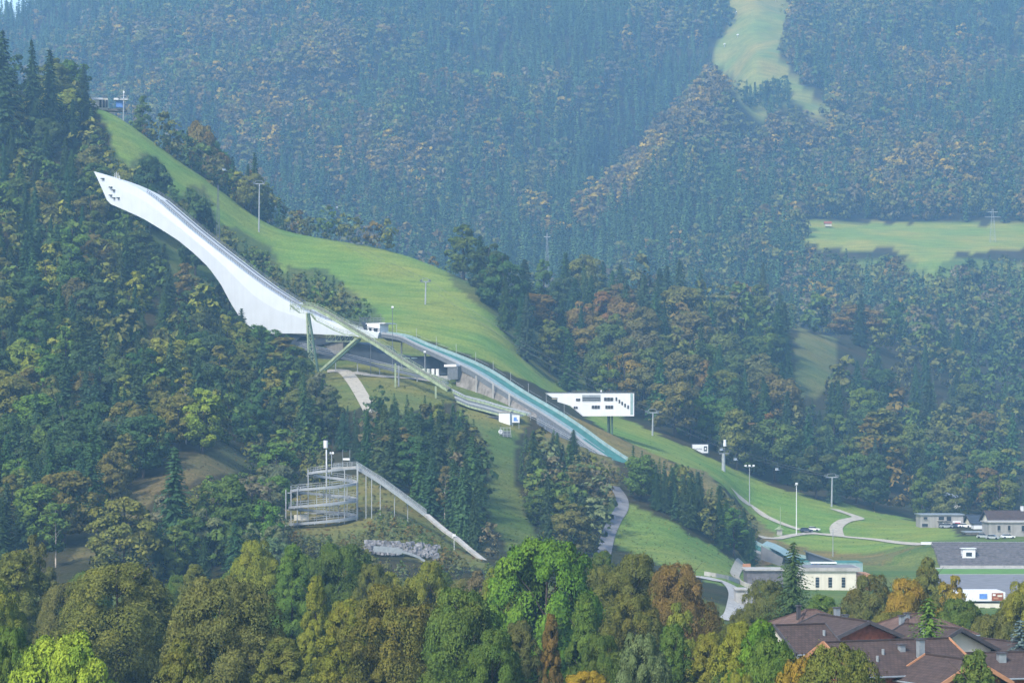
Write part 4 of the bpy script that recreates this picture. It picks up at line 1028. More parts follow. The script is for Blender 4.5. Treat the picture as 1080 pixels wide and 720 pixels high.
# poster building
pb = thing('poster_building', 'white low building with a blue and a brown poster along its parapet', 'building', (X(1040, 690), 690, -8))
YB = 690.0
p0 = W(1011, 625.5, YB); p1 = W(1066, 665, YB)
boxw('wall', 'cream', pb, p0.x, W(1058, 0, YB).x, p1.z, W(0, 636, YB).z, YB, YB+12)
boxw('parapet', 'white2', pb, p0.x-0.5, W(1060, 0, YB).x, W(0, 633.5, YB).z, W(0, 624, YB).z, YB-0.4, YB+12.5)
def poster(xa, xb, ya, yb, m, nm='poster'):
    a = W(xa, ya, YB-0.45); b2 = W(xb, yb, YB-0.45); return MB().box((a+b2)/2-Vector((0, 0.04, 0)), (b2.x-a.x, 0.06, a.z-b2.z)).build(nm, M[m], pb)
poster(1033, 1041, 625.8, 631, 'blue'); po = poster(1046, 1058, 625, 633, 'timber'); 
for xa, xb, ya, yb, m in ((1047, 1050, 626, 628, 'white2'), (1052, 1057, 627, 629, 'cream'), (1048, 1053, 630, 631.5, 'fascia')):
    a = W(xa, ya, YB-0.55); b2 = W(xb, yb, YB-0.55); MB().box((a+b2)/2-Vector((0, 0.03, 0)), (b2.x-a.x, 0.05, a.z-b2.z)).build('picture_patch', M[m], po)
for xa in (1036, 1047): 
    a = W(xa, 645, YB); MB().box(a-Vector((0, 0.02, 0)), (1.2, 0.1, 2.2)).build('window', M['glass'], pb)
# white arena building
wbld = thing('arena_building', 'long cream arena building with tall narrow windows and a pale flat roof', 'building', (X(880, 760), 760, -10))
YA = 760.0
xa = X(846, YA); xb = X(903, YA)
boxw('wall', 'cream', wbld, xa, xb, -14, HC+(HZ-602)*YA/F, YA, YA+16)
boxw('roof_edge', 'pale_concrete', wbld, xa-0.6, xb+1.0, HC+(HZ-602)*YA/F, HC+(HZ-598.3)*YA/F, YA-0.6, YA+16)
boxw('roof_surface', 'asphalt', wbld, xa, xb+0.4, HC+(HZ-598.3)*YA/F, HC+(HZ-598)*YA/F, YA, YA+15)
boxw('side_wing', 'fascia', wbld, xb+0.02, xb+4, -14, HC+(HZ-605.5)*YA/F, YA+1, YA+14)
for x in (862, 875.5, 889.5):
    a = W(x, 613.8, YA); w_ = MB().box(a-Vector((0, 0.03, 0)), (0.95, 0.16, 2.6)).build('window', M['glass'], wbld)
    mb = MB()
    for k in range(3): mb.box(a+Vector((0, -0.12, -0.8+0.8*k)), (0.95, 0.06, 0.08))
    mb.build('glazing_bar', M['zinc'], w_)
for x, y in ((876, 626.5), (885.5, 628), (862, 623)):
    a = W(x, y, YA); MB().box(a-Vector((0, 0.03, 0)), (0.8, 0.16, 0.8 if x != 885.5 else 1.7)).build('window', M['glass'], wbld)
# pavilion with the sloping grey roof and green podium
pv = thing('green_pavilion', 'teal and white judging pavilion with a slanted dark roof at the outrun', 'pavilion', (X(866, 850), 850, -6))
YP = 850.0
boxw('podium', 'mat_pale', pv, X(842, YP), X(910, YP), -9, HC+(HZ-593.5)*YP/F, YP, YP+14)
boxw('podium_top', 'mat_teal', pv, X(842, YP), X(910, YP), HC+(HZ-593.5)*YP/F, HC+(HZ-592.9)*YP/F, YP, YP+14)
boxw('upper_floor', 'mat_pale', pv, X(845, YP), X(880, YP), HC+(HZ-600)*YP/F, HC+(HZ-592.3)*YP/F, YP-6, YP-1)
boxw('white_band', 'white2', pv, X(853, YP), X(880, YP), HC+(HZ-593.0)*YP/F, HC+(HZ-591.4)*YP/F, YP-6.5, YP-0.5)
for x in (856.5, 859.8, 863): MB().box(W(x, 596, YP-6), (0.7, 0.2, 1.3)).build('window', M['blue'], pv)
for x in (867, 871, 875, 878.5): MB().box(W(x, 596, YP-6), (0.9, 0.2, 1.3)).build('window', M['mat_teal'], pv)
mb = MB(); mb.prism([W(850.5, 581, YP-4), W(880.5, 591, YP-4), W(880.5, 592.3, YP-4), W(850.5, 582.2, YP-4)], (0, 9, 0)); mb.build('slanted_roof', M['greysteel'], pv)
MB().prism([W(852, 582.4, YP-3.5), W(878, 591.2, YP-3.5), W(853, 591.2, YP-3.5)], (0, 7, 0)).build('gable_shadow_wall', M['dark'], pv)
# outrun side walls seen between the trees
ow = thing('outrun_wall', 'grey sloped side wall of the outrun beside the dark spruces', 'wall', W(815, 592, 905))
mb = MB(); mb.prism([W(803, 575, 905), W(826, 588, 905), W(824, 597, 905), (W(803, 590, 905))], (0, 1.2, 0)); mb.build('wall_face', M['asphalt'], ow)
mb = MB(); A = [W(x, y, D) for x, y, D in ((803, 574, 912), (812, 577, 910), (822, 582, 907), (832, 588.5, 905))]; mb.strip(A, [q+Vector((3, 14, 0.6)) for q in A]); mb.build('mat_surface', M['mat_pale'], ow)
fr = thing('arena_front_wall', 'dark low building with a pale roof edge left of the tall spruce', 'building', W(800, 606, 770))
boxw('wall', 'stand', fr, X(788, 770), X(826, 770), -12, HC+(HZ-601.5)*770/F, 770, 782)
boxw('roof_edge', 'pale_concrete', fr, X(786, 770), X(827, 770), HC+(HZ-601.5)*770/F, HC+(HZ-600)*770/F, 769.4, 782.5)
sg = thing('path_sign', 'long low tan board at the bend of the slope path', 'sign', W(787, 598, 790)); MB().box(W(787.5, 595.8, 790), (2.2, 0.2, 0.9)).build('board', M['fascia'], sg)
for dx in (-0.9, 0.9): MB().bar(W(787.5, 596, 790)+Vector((dx, 0.1, 0)), W(787.5, 603, 790)+Vector((dx, 0.1, 0)), 0.1, 0.1).build('post', M['greysteel'], sg)
rw = thing('road_parapet', 'pale curved concrete parapet along the outer edge of the valley road', 'parapet', G(760, 612, 600, 900))
mb = MB(); pr = [G(x, y, 600, 900) for x, y in ((743, 606.5), (755, 608.5), (768, 611), (780, 615.5), (792, 621))]
for i in range(4): mb.bar(pr[i]+Vector((0, 0, 0.5)), pr[i+1]+Vector((0, 0, 0.5)), 0.3, 1.1)
mb.build('parapet_wall', M['pale_concrete'], rw)
sb = thing('service_shed', 'pale flat roofed shed at the foot of the road left of the spruce', 'shed', W(783, 632, 660))
boxw('wall', 'pale_concrete', sb, X(776, 655), X(789, 655), -12, HC+(HZ-622)*655/F, 655, 661)
boxw('roof', 'pale_concrete', sb, X(775, 655), X(790, 655), HC+(HZ-622)*655/F, HC+(HZ-620.6)*655/F, 654.5, 661.5)

# houses right of the meadow
def block(name, lab, D, pxa, pxb, pyt, pyb, depth, m, wins, roofm='zinc', over=0.5, cat='house', rail=None):
    o = thing(name, lab, cat, (X((pxa+pxb)/2, D), D, HC+(HZ-pyb)*D/F))
    xa, xb = X(pxa, D), X(pxb, D); zt = HC+(HZ-pyt)*D/F; zb = HC+(HZ-pyb)*D/F
    boxw('wall', m, o, xa, xb, zb-3, zt, D, D+depth); boxw('roof', roofm, o, xa-over, xb+over, zt, zt+0.35, D-over, D+depth+over)
    for (a, b2, t, bt) in wins:
        p = W(a, t, D); q = W(b2, bt, D); w_ = MB().box((p+q)/2-Vector((0, 0.02, 0)), (q.x-p.x, 0.2, p.z-q.z)).build('window', M['glass'], o)
        MB().box(Vector(((p.x+q.x)/2, D-0.2, q.z-0.08)), (q.x-p.x+0.2, 0.3, 0.12)).build('sill', M['pale_concrete'], w_)
    return o
M['greywall'] = mat('grey_render', (0.30, 0.29, 0.28), 0.9, var=0.1, scale=0.5, dirt=0.2)
M['tanwall'] = mat('tan_render', (0.40, 0.34, 0.27), 0.9, var=0.1, scale=0.5, dirt=0.2)
b1 = block('grey_house', 'two-storey grey flat roofed house with outside stairs at the edge of the meadow', 1005, 971, 1016, 543, 559, 12, 'greywall', [(974, 978, 545, 547.5), (972.5, 978.5, 552, 555), (990, 995.5, 544.5, 549), (998.5, 1003, 544.5, 549), (990, 995, 552.5, 558.5), (1000, 1002.5, 552, 554)])
mb = MB(); mb.bar(W(1003, 558, 1002), W(994.5, 551, 1002), 1.3, 0.3); mb.bar(W(1003, 555.5, 1001.5), W(994.5, 548.5, 1001.5), 0.1, 0.1); mb.build('outside_stairs', M['pale_concrete'], b1)
MB().box(W(1009, 550, 1004.5), (2.8, 0.3, 0.7)).build('banner', M['white2'], b1); MB().box(W(1010, 551.3, 1004.3), (1.8, 0.3, 0.35)).build('banner_stripe', M['red'], b1)
MB().box(W(994, 543, 1003.5)+Vector((0, 0.8, -1.9)), (3.2, 1.6, 0.2)).build('balcony', M['pale_concrete'], b1)
b2_ = block('tan_annex', 'low tan annex with a flat roof between the two grey houses', 965, 1019, 1046, 561.5, 571.5, 8, 'tanwall', [(1040, 1043, 564, 567)], 'zinc')
b3_ = block('grey_block_house', 'large grey blocky house cut off by the right edge of the view', 955, 1043, 1110, 551, 574, 14, 'greywall', [(1052, 1055, 554, 559), (1063, 1065.5, 554, 559), (1060.5, 1062.5, 563, 565.5), (1077.5, 1081, 554, 560), (1077.5, 1081, 566, 572)], 'pale_concrete')
b4_ = block('white_garage', 'small white garage with a dark roof between the houses', 990, 1027, 1040, 552.5, 557.5, 6, 'white2', [], 'dark', 0.4)
# dark roofed farmhouse behind
def gable_house(name, lab, c, rz, w, d, he, hr, wallm, roofm, gm=None, over=0.8, hip=0.0, fascia='dkfascia', chim=(), wins=(), cat='house', vents=()):
    """c: centre at eave height in world; ridge along local x; w length, d depth; hr ridge rise; hip: inset of ridge ends"""
    o = thing(name, lab, cat, (c[0], c[1], c[2]-he), rz)
    E = he
    def P(b, nm, m, par=None):
        q = b.build(nm, M[m]); q.parent = par or o; return q
    P(MB().box((0, 0, E/2-0.02), (w, d, E-0.04)), 'wall', wallm)
    L_ = w/2+over; D_ = d/2+over; ez = E-over*hr/(d/2); rz_ = E+hr; ins = hip
    if not hip:
        for sx in (-1, 1):
            mb = MB(); mb.prism([(sx*w/2-0.15*sx, -d/2, E-0.05), (sx*w/2-0.15*sx, d/2, E-0.05), (sx*w/2-0.15*sx, 0, rz_-0.12)], (0.15*sx, 0, 0)); P(mb, 'gable_wall', gm or wallm)
    rf = MB(); th = 0.22
    sl = math.hypot(D_, rz_-ez)
    for sy in (-1, 1):
        a = Vector((-L_, sy*D_, ez)); b_ = Vector((L_, sy*D_, ez)); c_ = Vector((L_-ins-(0 if ins else 0), 0, rz_)); d_ = Vector((-L_+ins, 0, rz_))
        rf.quad(a, b_, c_, d_, uv=[(0, 0), (2*L_, 0), (2*L_-ins, sl), (ins, sl)])
        rf.quad(a-Vector((0, 0, th)), b_-Vector((0, 0, th)), c_-Vector((0, 0, th)), d_-Vector((0, 0, th)))
        rf.quad(a, b_, b_-Vector((0, 0, th)), a-Vector((0, 0, th)))
    if ins:
        for sx in (-1, 1):
            a = Vector((sx*L_, -D_, ez)); b_ = Vector((sx*L_, D_, ez)); c_ = Vector((sx*(L_-ins), 0, rz_))
            rf.quad(a, b_, c_, c_+Vector((0, 0.001, 0)), uv=[(0, 0), (2*D_, 0), (D_, sl), (D_, sl)])
    roof = P(rf, 'roof', roofm)
    if not ins:
        for sx in (-1, 1):
            mb = MB()
            for sy in (-1, 1): mb.bar((sx*(L_+0.06), sy*D_, ez-0.05), (sx*(L_+0.06), 0, rz_-0.05), 0.14, 0.42)
            P(mb, 'bargeboard', fascia)
    else:
        mb = MB()
        for sx in (-1, 1):
            for sy in (-1, 1): mb.bar((sx*L_, sy*D_, ez+0.04), (sx*(L_-ins), 0, rz_+0.04), 0.3, 0.12)
        P(mb, 'hip_tiles', roofm, roof)
    mb = MB(); mb.bar((-L_+ins, 0, rz_+0.05), (L_-ins, 0, rz_+0.05), 0.34, 0.16); P(mb, 'ridge_tiles', roofm, roof)
    for sy in (-1, 1):
        mb = MB(); mb.tube((-L_, sy*(D_+0.12), ez-0.12), (L_, sy*(D_+0.12), ez-0.12), 0.11, n=8); P(mb, 'gutter', 'zinc')
    for (x, y, h, s_, m) in chim:
        zr = rz_-(rz_-ez)*abs(y)/D_
        cb = P(MB().box((x, y, zr+h/2-0.3), (s_, s_, h+0.6)), 'chimney', m); P(MB().box((x, y, zr+h+0.07), (s_+0.25, s_+0.25, 0.14)), 'chimney_cap', 'dkfascia', cb)
    for (x, y) in vents:
        zr = rz_-(rz_-ez)*abs(y)/D_; sgn = -1 if y < 0 else 1
        P(MB().tube((x, y, zr-0.1), (x, y, zr+0.55), 0.16, n=8), 'vent_pipe', 'zinc')
    for (side, u, z, ww, hh) in wins:
        if side == 'x+': b_ = MB().box((w/2+0.02, u, z), (0.14, ww, hh))
        elif side == 'x-': b_ = MB().box((-w/2-0.02, u, z), (0.14, ww, hh))
        else: b_ = MB().box((u, -d/2-0.02, z), (ww, 0.14, hh))
        P(b_, 'window', 'glass')
    return o
q = W(1072, 548, 1030)
gable_house('dark_roofed_farmhouse', 'farmhouse with a long dark roof behind the grey blocky house', (q.x, q.y, q.z), 0.1, 22, 12, 4.5, 3.4, 'cream', 'roof', wins=(('y', -6, 3, 1.2, 1.2), ('y', -2, 3, 1.2, 1.2)), chim=((2, 0, 1.6, 1.0, 'white2'),))
q = W(1034, 549, 1045)
gable_house('small_farmhouse', 'small dark roofed house partly hidden behind the white garage', (q.x, q.y, q.z), 0.15, 9, 8, 4, 2.2, 'cream', 'dark')
q = W(1000, 505, 1180)
gable_house('hillside_house', 'pale roofed house half buried in the trees above the grey house', (q.x, q.y, gz(q.x, q.y)+5), 0.1, 9, 7, 5, 2, 'cream', 'zinc')

# foreground chalets
A24 = R(24)
def hc_(px, py, D): return W(px, py, D)
q = W(855, 660, 352); gable_house('chalet', 'chalet with a faded reddish hipped roof and thin chimney at its left', (q.x, q.y, q.z), A24, 9, 9, 7, 2.0, 'cream', 'roof_pale', hip=4.6, chim=((-2.6, -1.6, 1.3, 0.4, 'dkfascia'), (0.6, -2.0, 0.4, 0.45, 'zinc'), (3.2, -0.8, 0.5, 0.6, 'zinc')), wins=(('y', -2, 4.8, 1.2, 1.3),))
q = W(843, 683, 322); gable_house('chalet', 'chalet with a dark brown roof slope behind the orange tree', (q.x, q.y, q.z), A24, 5.6, 9.5, 7, 2.6, 'cream', 'roof', wins=(('y', 0, 4.6, 1.2, 1.3),), over=0.4, vents=((2, -2),))
q = W(890, 676, 340); gable_house('chalet', 'chalet whose red-brown timber gable faces the viewer under a wide dark roof', (q.x, q.y, q.z), A24+R(-90)-R(6), 12, 13.2, 7, 2.75, 'timber', 'roof', gm='timber', over=1.1, chim=((-1.5, 0.8, 0.5, 0.55, 'zinc'), (2.0, 3.6, 0.5, 0.5, 'zinc'), (1.0, 5.2, 0.5, 0.6, 'zinc')), wins=(('x+', 1.2, 6.9, 0.9, 1.0), ('x+', -2.4, 5.0, 1.2, 1.2)))
q = W(935, 702, 304); gable_house('chalet', 'largest chalet with broad dark brown roof, tall grey chimney and orange edged gable', (q.x, q.y, q.z), A24, 13.5, 11.5, 7, 2.7, 'timber', 'roof', fascia='fascia', chim=((1.9, -3.6, 1.9, 0.65, 'zinc'), (0.6, -2.6+0.6, 0.55, 0.6, 'zinc'), (2.7, -4.6, 0.6, 0.7, 'zinc')), vents=((-2, -2.6), (-3.4, -3.8)))
q = W(1003, 712.5, 296); gable_house('chalet_wing', 'projecting wing with a red-brown timber gable and bright orange fascia boards', (q.x, q.y, q.z), A24-R(90), 7.5, 7.0, 7, 1.9, 'timber', 'roof', gm='timber', over=0.9, fascia='fascia', wins=(('x+', -0.6, 6.6, 1.0, 0.9), ('x+', 1.0, 6.6, 1.0, 0.9)))
q = W(966, 664, 352); gable_house('chalet', 'chalet with a faded reddish roof behind the small green spruce', (q.x, q.y, q.z), A24, 9, 10, 7, 2.0, 'cream', 'roof_pale', hip=4.2, chim=((-3.0, -1.6, 0.5, 0.5, 'zinc'), (-1.9, -1.0, 0.5, 0.5, 'zinc')))
q = W(984, 681, 334); gable_house('chalet', 'chalet with a plain cream gable wall under a steep dark roof edge', (q.x, q.y, q.z), A24-R(90)+R(4), 9, 9.6, 7, 2.3, 'cream', 'roof', gm='cream', over=0.9, wins=(('x+', 1.4, 4.9, 0.7, 1.4),), chim=((0.5, -1.5, 0.8, 0.8, 'zinc'),))
q = W(1072, 706, 310); gable_house('chalet', 'chalet with a dark brown roof cut off by the lower right corner', (q.x, q.y, q.z), A24-R(10), 13, 10, 7, 1.9, 'timber', 'roof', chim=((-2.6, -2.0, 0.8, 0.8, 'zinc'),))
q = W(1060, 690, 335); gable_house('chalet', 'low chalet roof with a red timber edge seen behind the pine top', (q.x, q.y, q.z), A24-R(90), 9, 9, 7, 1.6, 'timber', 'roof', gm='timber', chim=((0.0, 1.6, 0.7, 0.8, 'zinc'),))
# ------------------------------------------------------------------ trees
def quads_mesh(name, P, Nn, S, A, v, a, m, extra=None, aspect=0.62, sn=None):
    """leaf quads: centre P, normal Nn, half-size S, in-plane direction A (or None), per-quad v and a"""
    n = len(P)
    Nn = Nn/np.maximum(1e-6, np.linalg.norm(Nn, axis=1, keepdims=True))
    if A is None: A = rng.normal(size=(n, 3))
    t = A-(A*Nn).sum(1, keepdims=True)*Nn; t /= np.maximum(1e-6, np.linalg.norm(t, axis=1, keepdims=True)); w = np.cross(Nn, t)
    S = S.reshape(-1, 1)
    c = np.stack([P-t*S, P+w*S*aspect+t*S*0.15, P+t*S, P-w*S*aspect-t*S*0.05], 1)
    c += rng.normal(size=c.shape)*S[:, None]*0.13
    co = c.reshape(-1, 3)
    me = bpy.data.meshes.new(name)
    me.vertices.add(len(co)); me.vertices.foreach_set('co', co.ravel().astype(np.float32))
    me.loops.add(4*n); me.loops.foreach_set('vertex_index', np.arange(4*n, dtype=np.int32))
    me.polygons.add(n); me.polygons.foreach_set('loop_start', np.arange(0, 4*n, 4, dtype=np.int32))
    me.update(calc_edges=True)
    for nm, arr in (('v', v), ('a', a)):
        at = me.attributes.new(nm, 'FLOAT', 'FACE'); at.data.foreach_set('value', arr.astype(np.float32))
    if sn is None: sn = Nn
    sn = sn/np.maximum(1e-6, np.linalg.norm(sn, axis=1, keepdims=True))
    at = me.attributes.new('sn', 'FLOAT_VECTOR', 'FACE'); at.data.foreach_set('vector', sn.ravel().astype(np.float32))
    if extra is not None:
        at = me.attributes.new('tint', 'FLOAT_COLOR', 'FACE'); at.data.foreach_set('color', extra.ravel().astype(np.float32))
    me.materials.append(m)
    return me
def unit(a): return a/np.maximum(1e-6, np.linalg.norm(a, axis=1, keepdims=True))
def env_round(h): return np.sqrt(np.clip(1-(2*h-0.85)**2/1.3225, 0, 1))
def env_upright(h): return np.clip(np.sin(np.pi*np.clip(h*0.93+0.07, 0, 1)), 0, 1)**0.6*(1-0.25*h)
def env_conic(h): return np.clip((1-h), 0, 1)**0.62*np.clip(h*9+0.35, 0, 1)
def broad_pts(Rr, H, base, env, nb, nleaf, leaf, r, lob=0.28, irr=0.22):
    """clumps on the crown envelope, each a shell of leaf sprays"""
    hh = r.uniform(0.02, 0.97, nb); an = r.uniform(0, 2*np.pi, nb)
    k = 1+irr*np.sin(an*2+r.uniform(0, 6))*r.uniform(.5, 1)+irr*0.7*np.sin(an*3+hh*5+r.uniform(0, 6))
    rad = env(hh)*Rr*k*np.sqrt(r.uniform(0.22, 0.85, nb))
    C = np.stack([rad*np.cos(an), rad*np.sin(an), base+(H-base)*(hh*0.93)], 1)
    br = Rr*lob*r.uniform(0.6, 1.35, nb)*(0.6+0.5*env(hh))
    bi = r.integers(0, nb, nleaf)
    d = unit(r.normal(size=(nleaf, 3)))
    outw = unit(C-np.array([0, 0, base+(H-base)*0.42]))[bi]
    d = unit(d+outw*0.55+np.array([0, 0, 0.25]))
    rr = br[bi]*np.cbrt(r.uniform(0.45, 1.2, nleaf))*np.where(r.uniform(0, 1, nleaf) < 0.12, r.uniform(1.0, 1.45, nleaf), 1.0)
    P = C[bi]+d*rr[:, None]*np.array([1, 1, 0.8])
    P[:, 2] = np.minimum(P[:, 2], H+0.3)
    Nn = unit(d*0.9+r.normal(size=(nleaf, 3))*0.55+np.array([0, 0, 0.35]))
    S = leaf*r.uniform(0.6, 1.3, nleaf)
    global LASTSN
    ctr = unit(P-np.array([0, 0, base+(H-base)*0.35]))
    LASTSN = unit(d*0.75+ctr*0.55+np.array([0, 0, 0.25])+r.normal(size=(nleaf, 3))*0.34)
    bv = r.uniform(0, 1, nb); v = np.clip(0.7*bv[bi]+0.3*r.uniform(0, 1, nleaf), 0, 1)
    ba = (r.uniform(0, 1, nb) < 0.45)*r.uniform(0.4, 1, nb); a = np.clip(ba[bi]*r.uniform(0.3, 1.2, nleaf), 0, 1)
    return P, Nn, S, v, a, C, br
def conif_pts(Rr, H, base, nwh, nbr, nseg, leaf, r, droop=0.35, ragged=0.25):
    P = []; Nn = []; S = []; A = []; v = []
    for k in range(nwh):
        u = (k+0.5)/nwh; z = base+(H-base)*(u**0.95)
        Lr = Rr*((1-u)**0.72)*0.97+0.2
        nb = max(4, int(nbr*(1-u*0.45)))
        a0 = r.uniform(0, 6.28)
        for j in range(nb):
            an = a0+j*2*np.pi/nb+r.uniform(-.3, .3); Lb = Lr*(1+r.uniform(-ragged, ragged)); bv = r.uniform(0, 1)
            dr = droop*r.uniform(0.6, 1.3)
            ns = max(2, int(nseg*(0.35+0.65*Lb/Rr)))
            for q in range(ns):
                s = (q+0.6)/ns
                s_ = s*Lb
                jit = r.normal(size=3)*0.06*Lb
                P.append((np.cos(an)*s_+jit[0], np.sin(an)*s_+jit[1], z-dr*Lb*s*s**0.3+0.12*Lb*s*s+jit[2]*0.6))
                Nn.append((np.cos(an)*0.55+r.normal()*0.35, np.sin(an)*0.55+r.normal()*0.35, 0.75+r.normal()*0.2))
                A.append((np.cos(an+r.uniform(-.7, .7)), np.sin(an+r.uniform(-.7, .7)), -dr)); S.append(leaf*(1.25-0.6*s)*r.uniform(0.75, 1.25)*(0.72+0.28*(1-u)))
                v.append(0.5*bv+0.5*r.uniform(0, 1))
    global LASTSN
    P = np.array(P); rd = P*np.array([1, 1, 0]); rd = rd/np.maximum(0.3, np.linalg.norm(rd, axis=1, keepdims=True))
    LASTSN = unit(rd*0.75+np.array([0, 0, 0.55])+unit(np.array(Nn))*0.45+r.normal(size=P.shape)*0.12)
    return P, np.array(Nn), np.array(S), np.array(A), np.array(v)
def trunk_mesh(name, H, r0, m, limbs=0, Rr=0, base=0, rr=None, bend=0.25):
    mb = MB(); rr = rr or random.Random(3); prev = Vector((0, 0, -1.2)); n = 6; pts = [prev]
    for k in range(1, n+1):
        u = k/n; pts.append(Vector((rr.uniform(-bend, bend)*u, rr.uniform(-bend, bend)*u, H*0.93*u)))
    for k in range(n): mb.tube(pts[k], pts[k+1], r0*(1-0.85*k/n), r0*(1-0.85*(k+1)/n), 7, cap=(k in (0, n-1)))
    for k in range(limbs):
        h = rr.uniform(base*0.8, H*0.75); an = rr.uniform(0, 6.28); a = Vector((0, 0, h)); Lb = Rr*rr.uniform(0.55, 0.85)
        b_ = a+Vector((math.cos(an)*Lb*0.5, math.sin(an)*Lb*0.5, Lb*0.5)); c_ = a+Vector((math.cos(an)*Lb, math.sin(an)*Lb, Lb*0.85))
        q = r0*0.42*(1-h/H*0.6); mb.tube(a, b_, q, q*0.6, 5, cap=False); mb.tube(b_, c_, q*0.6, q*0.2, 5, cap=False)
    me = bpy.data.meshes.new(name); me.from_pydata([tuple(v) for v in mb.v], [], mb.f); me.update(); me.shade_smooth(); me.materials.append(m); return me
PROTO = {}
def add_broad(key, Rr, H, base, env, nb, nleaf, leaf, seed, lob=0.28, irr=0.22, limbs=7, bark='bark', r0=0.35):
    r = np.random.default_rng(seed); P, Nn, S, v, a, C, br = broad_pts(Rr, H, base, env, nb, nleaf, leaf, r, lob, irr)
    PROTO[key] = (quads_mesh('crown_leaves', P, Nn, S, None, v, a, M['leaf'], sn=LASTSN), trunk_mesh('trunk_wood', H, r0, M[bark], limbs, Rr, base, random.Random(seed)), Rr, H)
def add_conif(key, Rr, H, base, nwh, nbr, nseg, leaf, seed, droop=0.35, ragged=0.25):
    r = np.random.default_rng(seed); P, Nn, S, A, v = conif_pts(Rr, H, base, nwh, nbr, nseg, leaf, r, droop, ragged)
    PROTO[key] = (quads_mesh('crown_needles', P, Nn, S, A, v, v*0, M['leaf'], aspect=0.46, sn=LASTSN), trunk_mesh('trunk_wood', H, 0.3, M['bark'], 0, rr=random.Random(seed), bend=0.05), Rr, H)
# near crowns (a few pixels per leaf spray)
add_broad('N_round', 6.5, 17, 2.5, env_round, 210, 95000, 0.128, 1, 0.18, 0.3)
add_broad('N_round2', 6.5, 17, 2.5, env_round, 160, 90000, 0.13, 2, 0.215, 0.36)
add_broad('N_dome', 7.0, 15, 1.5, env_round, 260, 110000, 0.115, 3, 0.15, 0.18)
add_broad('N_up', 4.5, 18, 2.0, env_upright, 230, 80000, 0.125, 4, 0.19, 0.30)
add_broad('N_conic', 5.0, 17, 1.5, env_conic, 220, 80000, 0.125, 5, 0.165, 0.22)
add_broad('N_maple', 6.5, 15, 2.0, env_round, 170, 80000, 0.155, 6, 0.18, 0.26)
add_broad('N_open', 5.0, 17, 3.0, env_upright, 60, 16000, 0.18, 7, 0.22, 0.35, 14)
add_conif('N_spruce', 4.0, 20, 1.5, 54, 14, 24, 0.25, 8, 0.42, 0.34)
add_conif('N_spruce2', 3.2, 20, 1.0, 52, 13, 20, 0.26, 9, 0.32, 0.26)
add_broad('N_pine', 3.6, 18, 2.0, env_upright, 80, 26000, 0.15, 10, 0.24, 0.2)
# middle distance
for k in range(5): add_broad('M_round%d' % k, 5.0, 18, 3.0, env_round, 44+8*k, 8200, 0.36, 20+k, 0.29, 0.25, 5)
for k in range(4): add_broad('M_up%d' % k, 3.8, 20, 3.0, env_upright, 42+6*k, 6400, 0.35, 30+k, 0.29, 0.25, 5)
for k in range(2): add_broad('M_birch%d' % k, 2.8, 19, 5.0, env_upright, 30, 2400, 0.32, 36+k, 0.30, 0.35, 9, 'bark_pale', 0.22)
for k in range(6): add_conif('M_spruce%d' % k, 3.6-0.15*k, 24, 1.5, 34, 12, 9, 0.74, 40+k, 0.34+0.04*k, 0.3)
for k in range(2): add_broad('M_shrub%d' % k, 3.0, 4.6, 0.2, env_round, 26, 1900, 0.30, 50+k, 0.32, 0.3, 3)

GREENS = {
 'dark green': (0.036, 0.072, 0.026), 'blue green': (0.038, 0.082, 0.036), 'deep green': (0.052, 0.098, 0.034), 'mid green': (0.08, 0.135, 0.03),
 'olive': (0.125, 0.145, 0.034), 'olive brown': (0.118, 0.130, 0.042), 'yellow green': (0.17, 0.2, 0.032), 'bright lime': (0.20, 0.30, 0.035),
 'golden': (0.27, 0.22, 0.03), 'rust brown': (0.165, 0.135, 0.036), 'grey brown': (0.15, 0.138, 0.072), 'bright green': (0.1, 0.19, 0.022), 'orange': (0.27, 0.16, 0.03),
 'pale green': (0.13, 0.17, 0.075), 'fresh green': (0.085, 0.155, 0.03), 'dusty blue': (0.10, 0.15, 0.15)}
FG_DIM = [1.0]
def tree(key, x, y, h, rad, colname, label, group=None, cat='tree', name='broadleaf_tree', z=None, alpha=0.0, jit=0.16, parts=True):
    cm, tm_, Rr, H = PROTO[key]
    z = gz(x, y) if z is None else z
    o = thing(name, label, cat, (x, y, z-0.3), random.uniform(0, 6.28), group)
    o.scale = (rad/Rr, rad/Rr*random.uniform(0.85, 1.15), h/H)
    o.rotation_euler[0] = random.gauss(0, 0.02); o.rotation_euler[1] = random.gauss(0, 0.02)
    c = Vector(GREENS[colname]); c = Vector([v*(1+random.uniform(-jit, jit)) for v in c])
    c = Vector((c.x*FG_DIM[0], c.y*FG_DIM[0], c.z*FG_DIM[0]**2))
    cr = bpy.data.objects.new('crown', cm); COL.objects.link(cr); cr.parent = o; cr.color = (*c, alpha)
    tr = bpy.data.objects.new('trunk', tm_); COL.objects.link(tr); tr.parent = o
    return o
placed = []     # silhouettes: px, top py, base py, half width, D

